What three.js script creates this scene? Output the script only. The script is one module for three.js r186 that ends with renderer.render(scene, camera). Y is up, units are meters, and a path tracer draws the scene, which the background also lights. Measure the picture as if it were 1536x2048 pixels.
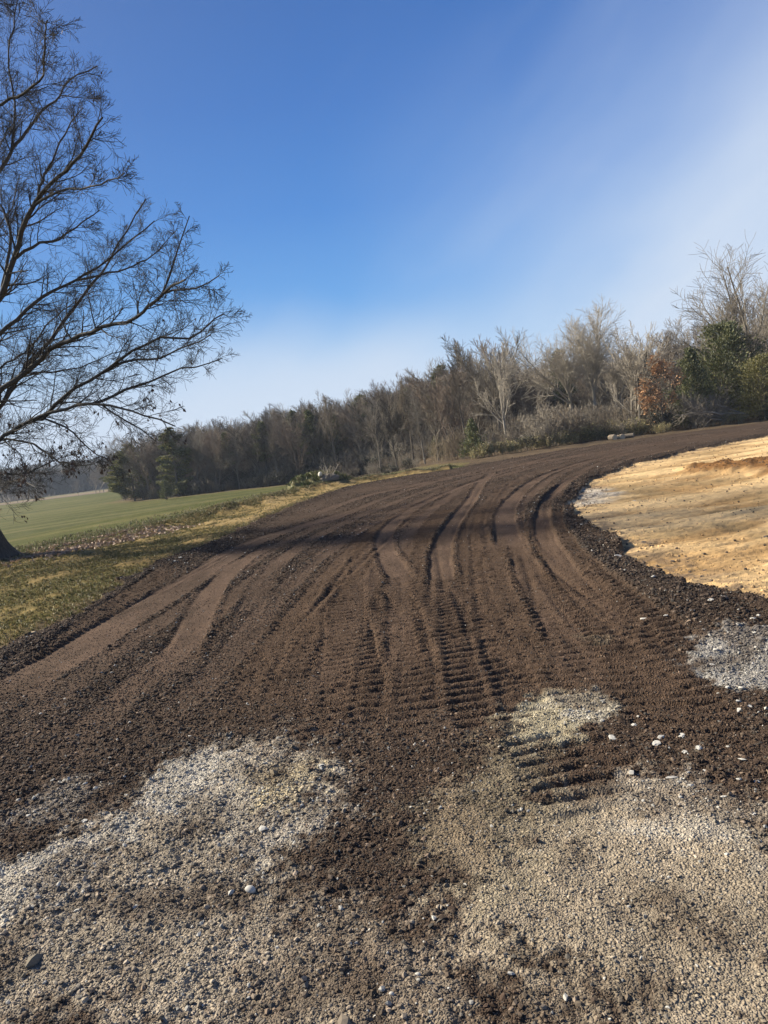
import * as THREE from 'three';
import { mergeGeometries } from 'three/addons/utils/BufferGeometryUtils.js';

// ---------------------------------------------------------------- camera, sky, sun, exposure
const scene = new THREE.Scene();
const camera = new THREE.PerspectiveCamera(71.6, 768 / 1024, 0.1, 6000);
camera.position.set(0, 1.6, 0);
camera.rotation.order = 'YXZ';
camera.rotation.set(THREE.MathUtils.degToRad(-5.43), 0, THREE.MathUtils.degToRad(-7));
const renderer = new THREE.WebGLRenderer({ antialias: true });
renderer.toneMapping = THREE.LinearToneMapping;
renderer.toneMappingExposure = 2.3;
renderer.shadowMap.enabled = true;
const EXPO = 2.3;

const SUN = new THREE.Vector3(-0.93 * Math.cos(0.56), Math.sin(0.56), -0.36 * Math.cos(0.56)).normalize();
const sun = new THREE.DirectionalLight(new THREE.Color(1.0, 0.91, 0.75), 5);
sun.position.copy(SUN).multiplyScalar(150).add(new THREE.Vector3(0, 0, -40));
sun.target.position.set(0, 0, -40);
sun.castShadow = true;
sun.shadow.radius = 10;                                                // widened to blur the left tree's shadow band on the road
sun.shadow.mapSize.set(4096, 4096);
Object.assign(sun.shadow.camera, { left: -90, right: 90, top: 90, bottom: -90, near: 1, far: 400 });
scene.add(sun, sun.target);

// ---------------------------------------------------------------- noise
const clamp = (x, a = 0, b = 1) => (x < a ? a : x > b ? b : x);
const ss = (a, b, x) => { const t = clamp((x - a) / (b - a)); return t * t * (3 - 2 * t); };
const mix = (a, b, t) => a + (b - a) * t;
function hash(ix, iy, s = 0) {
  let h = (Math.imul(ix | 0, 374761393) + Math.imul(iy | 0, 668265263) + Math.imul(s | 0, 1442695041)) | 0;
  h = Math.imul(h ^ (h >>> 13), 1274126177); h ^= h >>> 16; h = Math.imul(h, 2246822519); h ^= h >>> 15;
  return (h >>> 0) / 4294967296;
}
function vn(x, y, s = 0) {
  const ix = Math.floor(x), iy = Math.floor(y), fx = x - ix, fy = y - iy;
  const u = fx * fx * (3 - 2 * fx), v = fy * fy * (3 - 2 * fy);
  const a = hash(ix, iy, s), b = hash(ix + 1, iy, s), c = hash(ix, iy + 1, s), d = hash(ix + 1, iy + 1, s);
  return a + (b - a) * u + (c - a) * v + (a - b - c + d) * u * v;
}
const fbm = (x, y, o, s = 0) => { let a = 0.5, t = 0, n = 0; for (let i = 0; i < o; i++) { t += a * vn(x, y, s + i * 17); n += a; a *= 0.5; const q = x * 1.63 - y * 1.17; y = x * 1.17 + y * 1.63; x = q; } return t / n; };
function cell(x, y, s = 0) {                                            // Worley: [distance to nearest, its random value]
  const ix = Math.floor(x), iy = Math.floor(y); let best = 9, id = 0;
  for (let j = -1; j <= 1; j++) for (let i = -1; i <= 1; i++) {
    const px = ix + i + hash(ix + i, iy + j, s), py = iy + j + hash(ix + i, iy + j, s + 7), d = (px - x) ** 2 + (py - y) ** 2;
    if (d < best) { best = d; id = hash(ix + i, iy + j, s + 13); }
  }
  return [Math.sqrt(best), id];
}
function rng(seed) { let a = seed | 0; return () => { a = (a + 0x6d2b79f5) | 0; let t = Math.imul(a ^ (a >>> 15), 1 | a); t = (t + Math.imul(t ^ (t >>> 7), 61 | t)) ^ t; return ((t ^ (t >>> 14)) >>> 0) / 4294967296; }; }
const lin = (r, g, b) => [r, g, b].map((c) => { c /= 255; return c <= 0.04045 ? c / 12.92 : ((c + 0.055) / 1.055) ** 2.4; });
const mix3 = (a, b, t) => [mix(a[0], b[0], t), mix(a[1], b[1], t), mix(a[2], b[2], t)];

// ---------------------------------------------------------------- sky: clear winter blue with a thin cirrus veil
{
  const W = 2048, H = 1024, data = new Float32Array(W * H * 4);
  const stops = [[-90, lin(200, 215, 228)], [0, lin(214, 229, 242)], [3, lin(196, 220, 243)], [7, lin(150, 196, 240)], [12, lin(108, 168, 232)], [18, lin(83, 143, 217)], [25, lin(68, 123, 199)], [33, lin(58, 107, 180)], [50, lin(46, 90, 158)], [90, lin(38, 78, 142)]];
  for (let y = 0; y < H; y++) {
    const el = ((y + 0.5) / H - 0.5) * Math.PI, deg = THREE.MathUtils.radToDeg(el);
    let k = 0; while (k < stops.length - 2 && deg > stops[k + 1][0]) k++;
    const base = mix3(stops[k][1], stops[k + 1][1], clamp((deg - stops[k][0]) / (stops[k + 1][0] - stops[k][0])));
    for (let x = 0; x < W; x++) {
      const phi = ((x + 0.5) / W - 0.5) * 2 * Math.PI, ce = Math.cos(el), d = [ce * Math.cos(phi), Math.sin(el), ce * Math.sin(phi)];
      let c = base;
      const glow = d[0] * SUN.x + d[1] * SUN.y + d[2] * SUN.z;
      c = mix3(c, lin(226, 232, 240), 0.5 * Math.pow(Math.max(0, glow), 10) + 0.1 * Math.pow(Math.max(0, glow), 2));
      // thin cirrus: a broad veil to the right with slanting streaks, and a soft low bank over the horizon
      let az = THREE.MathUtils.radToDeg(Math.atan2(d[0], -d[2]));
      const a = az * 0.8 + deg * 0.6, b = deg * 0.8 - az * 0.6, ring = Math.cos(THREE.MathUtils.degToRad(az - 75));
      const streak = fbm(a * 0.035 + 0.5 * fbm(a * 0.06, b * 0.1, 3, 5), b * 0.1, 5, 33), puff = fbm(a * 0.05, b * 0.07, 4, 35), wisp2 = fbm(a * 0.06 + 1.2 * puff, b * 0.17 + 0.8 * fbm(a * 0.1, b * 0.2, 4, 7), 6, 37);
      let veil = ss(0.22, 0.85, ring + 0.25 * (puff - 0.5)) * ss(35, 9, deg + 16 * (puff - 0.5) - 7 * ss(0.5, 0.9, ring)) * (0.6 + 0.7 * (wisp2 - 0.35) + 0.5 * (puff - 0.4));
      veil += 0.14 * ss(0.5, 0.8, streak) * ss(-0.1, 0.4, ring) * ss(50, 25, deg);
      veil += 0.85 * ss(12.5, 4, deg + 9 * (puff - 0.5) + 5 * (streak - 0.5)) * (0.3 + 0.7 * ss(0.25, 0.7, 0.5 + 0.5 * Math.sin(phi * 5.2 + 4.54)));
      c = mix3(c, lin(212, 225, 243), clamp(veil) * 0.95);
      const o = (y * W + x) * 4;
      data[o] = c[0] / EXPO; data[o + 1] = c[1] / EXPO; data[o + 2] = c[2] / EXPO; data[o + 3] = 1;
    }
  }
  const sky = new THREE.DataTexture(data, W, H, THREE.RGBAFormat, THREE.FloatType);
  sky.mapping = THREE.EquirectangularReflectionMapping; sky.magFilter = THREE.LinearFilter; sky.needsUpdate = true;
  scene.background = sky; scene.environment = sky;
}

// ---------------------------------------------------------------- naming helpers
const used = {};
function numbered(n) { const k = used[n] = (used[n] ?? -1) + 1; return k ? n + '_' + String(k).padStart(3, '0') : n; }
function tag(o, label, category, group) { o.userData = { label, category }; if (group) o.userData.group = group; return o; }
function thing(name, label, category, [x, y, z], group) { const o = new THREE.Group(); o.name = numbered(name); o.position.set(x, y, z); scene.add(o); return tag(o, label, category, group); }
function part(name, geo, mat, parent) { const m = new THREE.Mesh(geo, mat); m.name = name; m.castShadow = m.receiveShadow = true; parent.add(m); return m; }
function single(name, geo, mat, label, category, pos, group) { const m = part(numbered(name), geo, mat, scene); m.position.set(...pos); return tag(m, label, category, group); }

// ---------------------------------------------------------------- plan of the place (metres, [x, forward])
const ROAD_L = [[-4,7.01],[-4,7.99],[-4.09,9.48],[-4.09,11.8],[-3.74,14.12],[-3.31,18.85],[-2.76,23.82],[-1.49,29.68],[0.92,32.42],[3.35,33.71],[6.29,36.82],[10.99,40.61],[16.91,44],[24.75,44.88]];
const ROAD_R = [[2.7,5.08],[2.76,5.84],[2.73,6.24],[2.65,6.83],[2.61,7.6],[2.8,9.02],[2.82,10.05],[3.19,12.14],[3.71,14.03],[4.36,15.83],[5.82,19.29],[8.13,22.57],[12.02,26.52],[15.94,28.98]];
const CREST = [[-8.97,16.38],[-8.31,17.48],[-7.2,19.23],[-6.55,21.19],[-5.14,25.62],[-3.52,30.91],[-0.47,33.54],[3.52,35.27]];
const roadPoly = [[-4.2, -12], ...ROAD_L, [60, 46], [60, 31.5], ...[...ROAD_R].reverse(), [3.1, -12]];
const soilPoly = [[3.1, -12], ...ROAD_R, [60, 31.5], [60, -12]];
const crestLine = [[-22, -12], [-13, 6], ...CREST];
const vergePoly = [[-4.2, -12], ...ROAD_L.slice(0, 10), ...[...crestLine].reverse()];
const edgeLine = [...crestLine, ...ROAD_L.slice(10), [60, 46]];
const WOOD_EDGE = [[-48.07,132],[-37.64,118],[-27.31,110],[-18.83,106],[-10.92,102],[-3.57,98],[1.89,94],[6.26,90],[9.32,86],[11.21,80],[12.64,72],[12.22,60],[11.78,50]];
const FLOOR_EDGE = [[-48.07,132],[-37.64,118],[-27.31,110],[-18.83,106],[-10.92,102],[-3.35,92],[1.37,68],[3.48,50],[4.66,43],[5.61,40]];
const floorPoly = [[3.6, 35.4], ...[...FLOOR_EDGE].reverse(), [-58, 190], [140, 190], [140, 47], [60, 46.2], ...[...ROAD_L.slice(10)].reverse()];
const woodPoly = [[3.6, 35.3], ...[...WOOD_EDGE].reverse(), [-58, 190], [140, 190], [140, 47], [60, 46.2], ...[...ROAD_L.slice(10)].reverse()];
function inside(p, x, y) { let c = false; for (let i = 0, j = p.length - 1; i < p.length; j = i++) if ((p[i][1] > y) !== (p[j][1] > y) && x < ((p[j][0] - p[i][0]) * (y - p[i][1])) / (p[j][1] - p[i][1]) + p[i][0]) c = !c; return c; }
function toLine(l, x, y, closed) {
  let best = 1e9;
  for (let i = closed ? 0 : 1; i < l.length; i++) {
    const a = l[i ? i - 1 : l.length - 1], b = l[i], dx = b[0] - a[0], dy = b[1] - a[1], t = clamp(((x - a[0]) * dx + (y - a[1]) * dy) / (dx * dx + dy * dy));
    const q = (a[0] + dx * t - x) ** 2 + (a[1] + dy * t - y) ** 2;
    if (q < best) best = q;
  }
  return Math.sqrt(best);
}
// broad lie of the land
function land(x, f, beyond) {
  let h = 0;
  const r = Math.hypot(x, f);
  const out = beyond ?? !(inside(roadPoly, x, f) || inside(soilPoly, x, f) || inside(vergePoly, x, f));
  if (out && r < 6000) {
    const s = r < 500 ? toLine(edgeLine, x, f) : 400;
    h -= (2.6 * (1 - ss(-6, 14, x)) * ss(0, 42, s)) + 0.8 * ss(-18, -85, x) * ss(15, 80, s) - 1.2 * ss(90, 190, s) * ss(-20, -60, x);
    h += 0.5 * (fbm(x * 0.02, f * 0.02, 2, 3) - 0.5) * ss(10, 60, s);
    h -= 2.2 * ss(205, 300, f - x * 0.25);
    h += 17 * ss(430, 900, r) * (0.75 + 0.5 * vn(x * 0.004, f * 0.002, 8));
  }
  return h;
}

// ---------------------------------------------------------------- wheel and crawler tracks on the road
// [line, half width, depth, kind, strength]
const TR = [];
const track = (line, w, depth, kind, k = 1) => {
  const fine = [];                                                    // smooth the traced line
  const c = new THREE.CatmullRomCurve3(line.map((p) => new THREE.Vector3(p[0], 0, p[1])), false, 'centripetal');
  const n = Math.max(6, Math.ceil(c.getLength() / 0.35));
  for (let i = 0; i <= n; i++) { const p = c.getPoint(i / n); fine.push([p.x, p.z]); }
  const cum = [0]; for (let i = 1; i < fine.length; i++) cum.push(cum[i - 1] + Math.hypot(fine[i][0] - fine[i - 1][0], fine[i][1] - fine[i - 1][1]));
  const xs = fine.map((p) => p[0]), ys = fine.map((p) => p[1]);
  TR.push({ l: fine, cum, w, depth, kind, k, id: TR.length, box: [Math.min(...xs) - w - 0.4, Math.max(...xs) + w + 0.4, Math.min(...ys) - w - 0.4, Math.max(...ys) + w + 0.4] });
};
// cleated crawler prints
track([[-1.05,4.67],[-1.07,5.44],[-1.03,6.31],[-0.89,7.95],[-0.65,10.23],[-0.11,13.76],[0.78,17.4],[1.94,20.25]], 0.17, 0.006, 'cleat');
track([[-0.8,4.58],[-0.8,5.27],[-0.75,6.02],[-0.65,7.31],[-0.42,9.71],[0.01,12.48],[0.79,15.69],[2.08,18.99]], 0.17, 0.006, 'cleat');
track([[-0.1,3.8],[-0.07,4.42],[-0.03,5.28],[-0.03,6.46],[-0.12,7.63],[-0.24,9.12],[-0.32,10.69],[-0.21,12.7]], 0.27, 0.007, 'cleat');
track([[0.16,3.66],[0.22,4.41],[0.28,5.42],[0.32,6.68],[0.35,8.36],[0.44,10.32],[0.71,12.89],[1.39,16.12]], 0.26, 0.006, 'cleat');
track([[0.53,3.43],[0.54,3.89],[0.57,4.48],[0.6,5.28],[0.68,6.49],[0.81,8.06],[1.03,10.07],[1.42,12.53],[2.06,15.57]], 0.27, 0.007, 'cleat');
track([[0.77,3.48],[0.82,4.11],[0.85,4.8],[0.92,5.73],[1.07,7.06],[1.28,8.78],[1.65,11.55],[2.36,15.39],[3.42,19.64]], 0.26, 0.005, 'cleat', 0.9);
track([[1.37,3.69],[1.36,4.1],[1.37,4.7],[1.39,5.5],[1.48,6.57],[1.69,8.11],[2.02,9.97],[2.5,12.13]], 0.27, 0.006, 'cleat');
track([[1.81,4.3],[1.83,4.8],[1.84,5.52],[1.87,6.46],[1.95,7.59],[2.13,8.92],[2.44,10.74],[3.09,13.22]], 0.26, 0.006, 'cleat');
track([[0.73,3.52],[0.75,3.25],[0.76,3.05],[0.76,2.83]], 0.25, 0.003, 'cleat', 0.8);
track([[-2.91,5.1],[-3.23,6.45],[-3.41,7.82],[-3.53,9.64],[-3.63,11.96]], 0.2, 0.006, 'cleat', 0.8);
track([[-1.73,5.7],[-1.82,6.58],[-1.94,7.77],[-2.03,9.07]], 0.13, 0.005, 'cleat', 0.8);
track([[-0.51,3.86],[-0.52,4.31],[-0.41,4.84]], 0.2, 0.005, 'cleat', 0.5);
// smooth, rolled wheel tracks
// broad shallow sweeps round the bend
for (const [l, w, k] of [
  [[[-2.72,4.35],[-2.67,5.22],[-2.64,6.36],[-2.43,8.84],[-1.97,12.94],[-0.07,20.65],[4.3,30.41],[13.1,41.82],[23.34,44.38]], 0.16, 0.6],
  [[[-2.1,4.18],[-2.02,5.95],[-1.92,8.85],[-1.29,13.74],[0.48,19.77],[4.84,28.55],[14.28,40.96],[22.54,40.88]], 0.16, 0.6],
  [[[-1.58,4.17],[-1.45,5.73],[-1.33,8.2],[-0.68,13.15],[1.49,20.02],[5.42,26.51],[13.5,35.21]], 0.15, 0.55],
  [[[-0.53,4.08],[-0.48,6.4],[-0.14,9.43],[0.86,15.04],[3.18,22.81],[7.11,29.55],[14.16,36.91]], 0.14, 0.5],
  [[[1.05,3.95],[1.29,5.55],[1.49,7.6],[2.03,11.16],[3.45,16.6],[6.73,24.45],[12.71,33.17],[19.54,37.18]], 0.15, 0.6],
  [[[1.45,4.25],[1.65,5.69],[1.91,7.95],[2.51,11.34],[4.01,16.47],[7.43,24.47],[12.55,31.59],[17.79,33.88]], 0.14, 0.6],
  [[[0.02,4.3],[0.02,6.16],[0.14,9.64],[0.86,15.04],[3.06,23.1],[6.92,30.52],[13.52,36.59]], 0.12, 0.5],
]) { track(l, w, 0.007, 'smooth', k); track(l.map(([x, f], i) => { const q = l[Math.min(l.length - 1, i + 1)], p = l[Math.max(0, i - 1)], n = Math.hypot(q[0] - p[0], q[1] - p[1]); return [x + 1.5 * (q[1] - p[1]) / n, f - 1.5 * (q[0] - p[0]) / n]; }), w, 0.006, 'cleat', 0.45); }
track([[1.25,2.92],[1.41,3.54],[1.53,4.22],[1.61,5.1],[1.69,6.24],[1.84,7.67]], 0.26, 0.006, 'cleat', 0.9);
track([[-0.34,3.81],[-0.35,4.62],[-0.42,5.87],[-0.53,7.49],[-0.56,9.73]], 0.22, 0.006, 'cleat', 0.7);
track([[-3.07,4.87],[-3.1,5.42],[-3.14,6.05],[-3.07,6.62],[-3.07,7.65],[-2.97,9.15],[-2.85,10.84],[-2.76,12.72],[-2.35,14.6],[-1.51,16.55],[-0.61,18.46]], 0.3, 0.012, 'smooth');
track([[-1.81,5.34],[-1.9,5.94],[-2.03,6.8],[-2.2,7.95],[-2.35,9.27],[-2.41,10.42],[-2.34,11.94],[-2.02,13.32]], 0.17, 0.013, 'smooth');
track([[-1.5,6.66],[-1.59,7.7],[-1.66,9.01],[-1.68,10.77],[-1.5,12.85]], 0.15, 0.012, 'smooth', 0.6);
track([[0.49,7.03],[0.58,8.21],[0.71,9.72],[0.94,11.46],[1.42,13.84],[2.13,17.17],[3.02,21.73],[4.36,27.46]], 0.155, 0.022, 'smooth');
track([[1.64,9.51],[1.89,11.17],[2.26,13.3],[2.96,16.15],[4.15,19.79],[5.83,23.66],[8.44,27.74],[12.21,30.74]], 0.19, 0.022, 'smooth');
track([[0.14,7.83],[0.05,9.1],[-0.05,10.83],[-0.03,12.66],[0.33,15.15],[1.16,18.37],[2.4,21.71],[4,25.33],[6.27,29.52]], 0.15, 0.02, 'smooth', 0.9);
track([[-1.29,7.91],[-1.04,10.53],[-0.5,13.35],[0.36,16.24],[1.58,19.46],[3.09,22.15]], 0.08, 0.012, 'smooth', 0.5);
track([[3.3,14.04],[4.46,17.5],[6.69,22.1],[10.29,26.92],[13.78,29.44]], 0.2, 0.016, 'smooth', 0.7);
track([[-1.93,18.5],[-0.05,23.9],[2.61,26.64],[6.16,29.99],[11.56,33.24],[18.92,36.01]], 0.25, 0.014, 'smooth', 0.7);
track([[0.67,25.25],[3.88,28.96],[8.97,32.43],[16.98,37.35],[22.07,38.84]], 0.22, 0.014, 'smooth', 0.8);
// thin ruts and ridges left by track edges
for (const l of [
  [[0.77,11.24],[0.64,9.34],[0.57,8.06],[0.53,7.18]], [[1.93,9.79],[2.43,12.2],[3,14.23],[4.42,18.24],[6.78,23.69],[9.99,28.22],[13.63,31]],
  [[1.97,9.91],[1.8,8.31],[1.74,7.1],[1.72,6.12],[1.67,5.36]], [[-3.3,10.68],[-3.19,11.4],[-3.11,12.48],[-2.78,14.37]], [[-3.19,9.22],[-3.1,10.35],[-2.88,12.02],[-2.57,14.33]],
  [[-0.93,4.77],[-0.99,6.13],[-0.8,7.51],[-0.53,8.95]], [[-0.12,7.77],[-0.01,6.85],[0.04,6.06]], [[0.63,7.19],[0.61,6.23],[0.57,5.29]], [[1.67,8.87],[1.39,7.11],[1.25,6.18]],
  [[-2.11,5.85],[-2.17,6.57],[-2.25,7.25]], [[-2.68,6.54],[-2.63,7],[-2.57,7.63]], [[-0.53,8.95],[-0.04,11.86],[0.93,16.11],[2.29,19.61]], [[2.59,11.25],[3.14,13.69],[4.01,16.47],[5.51,20.13]],
  [[-1.31,4.76],[-1.29,5.53],[-1.27,6.42]], [[-3.66,6.47],[-3.7,7.24],[-3.68,8.18],[-3.72,9.59]], [[1,10.91],[1.28,12.68],[1.95,15.99],[2.99,21.27]], [[1.45,10.5],[1.8,12.93],[2.55,16.51],[3.75,21.49]],
]) track(l, 0.028, 0.011, 'rut', 0.8);

const tq = { u: 0, s: 0, n: 0 };
function onTrack(t, x, f) {
  const l = t.l; let best = 1e9, u = 0, s = 0;
  for (let i = 1; i < l.length; i++) {
    const ax = l[i - 1][0], ay = l[i - 1][1], dx = l[i][0] - ax, dy = l[i][1] - ay, L = dx * dx + dy * dy;
    const k = ((x - ax) * dx + (f - ay) * dy) / L, kk = k < 0 ? 0 : k > 1 ? 1 : k, ex = x - ax - dx * kk, ey = f - ay - dy * kk, q = ex * ex + ey * ey;
    if (q < best) { best = q; u = ex * dy - ey * dx; s = t.cum[i - 1] + k * Math.sqrt(L); }
  }
  tq.u = Math.sqrt(best) * (u < 0 ? -1 : 1); tq.s = s; return best;
}

// ---------------------------------------------------------------- patches of paler gravel and dust: [outline, softness, colour, strength, raggedness]
const PALE = [0.27, 0.228, 0.175], TAN = [0.325, 0.268, 0.195], WHITE = [0.42, 0.385, 0.325], OLIVE = [0.22, 0.185, 0.125];
const SPOTS = [
  [[[-1.99,2.76],[-1.83,2.92],[-1.64,3.09],[-1.5,3.44],[-1.37,3.77],[-1.16,4.08],[-0.71,3.85],[-0.56,3.39],[-0.55,2.85],[-0.57,2.58],[-0.47,2.35],[-0.37,1.75],[-1.46,1.9]], 0.22, PALE, 0.95, 0.4],
  [[[-0.53,2.34],[-0.29,2.32],[-0.03,2.26],[0.24,2.25],[0.17,1.67],[-0.46,1.76]], 0.2, [0.2, 0.162, 0.122], 0.8, 0.35],
  [[[0.07,1.69],[0.14,2.24],[0.28,2.47],[0.51,2.73],[0.75,2.98],[0.98,2.94],[1.46,2.54],[0.86,1.58]], 0.25, TAN, 0.95, 0.4, 0.75],
  [[[0.04,3.16],[0.32,3.37],[0.52,3.78],[0.73,3.43],[0.58,2.91],[0.3,2.46],[0.15,2.32],[0.04,2.65]], 0.2, OLIVE, 0.5, 0.35, 0.5],
  [[[-2.04,2.84],[-1.85,2.96],[-1.6,3.1],[-1.48,3.47],[-1.38,3.81],[-1.18,4.04],[-1.03,3.74],[-1.22,3.35],[-1.27,2.93],[-1.39,2.64],[-1.64,2.57],[-1.86,2.56]], 0.12, WHITE, 0.6, 0.5],
  [[[-1.15,4.04],[-0.68,3.42],[-0.51,3.18],[-0.52,2.84],[-0.65,2.59],[-0.88,2.85]], 0.15, WHITE, 0.35, 0.5],
  [[[0.46,3.56],[0.59,3.8],[0.89,4.19],[1.1,4.1],[1.08,3.82],[0.87,3.51],[0.59,3.42]], 0.06, [0.33, 0.285, 0.195], 0.95, 0.25],
  [[[0.9,4.13],[1.12,4.11],[1.11,3.85],[0.94,3.62],[0.86,3.79]], 0.08, WHITE, 0.55, 0.2],
  [[[1.36,5.19],[1.57,5.1],[1.49,4.9],[1.35,4.95]], 0.05, OLIVE, 0.8, 0.08],
  [[[2.09,4.61],[2.3,4.83],[2.62,4.54],[2.34,4.08],[1.92,3.96],[1.89,4.13]], 0.1, [0.3, 0.28, 0.25], 0.95, 0.4],
  [[[0.9,3.03],[1.2,2.91],[1.34,2.54],[1.22,2.33],[0.92,2.63]], 0.15, WHITE, 0.4, 0.4],
  [[[0.07,3.3],[0.21,3.32],[0.21,2.83],[0.2,2.5],[0.11,2.49],[0.08,2.86]], 0.05, [0.22, 0.17, 0.115], 0.6, 0.2, 0.7],
  [[[-0.85,3.55],[-0.59,3.51],[-0.55,3.14],[-0.74,3.14]], 0.12, [0.46, 0.37, 0.2], 0.5, 0.2],
  [[[3.64,10.12],[3.46,7.82],[2.99,6.6],[2.6,7.78]], 0.1, WHITE, 0.0, 0.2],
  [[[-1.94,3.63],[-1.72,3.69],[-1.58,3.39],[-1.71,3.23],[-1.89,3.32]], 0.12, WHITE, 0.3, 0.3],
].map(([p, soft, c, k, rag, flat = 0]) => ({ p, soft, c, k, rag, flat, white: c[2] > 0.3, box: [Math.min(...p.map((q) => q[0])) - 3 * soft - rag, Math.max(...p.map((q) => q[0])) + 3 * soft + rag, Math.min(...p.map((q) => q[1])) - 3 * soft - rag, Math.max(...p.map((q) => q[1])) + 3 * soft + rag] }));
const CLODS = [[8.02,18.22],[9.01,18.52],[9.79,17.78],[9.75,16.45],[8.5,14.36],[8.29,15.9],[7.66,17.01]];
const SOILPALE = [[3.79,14.29],[4.7,17.02],[5.14,16.7],[4.95,14.75],[4.11,13.43],[3.67,13.27]];

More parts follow.
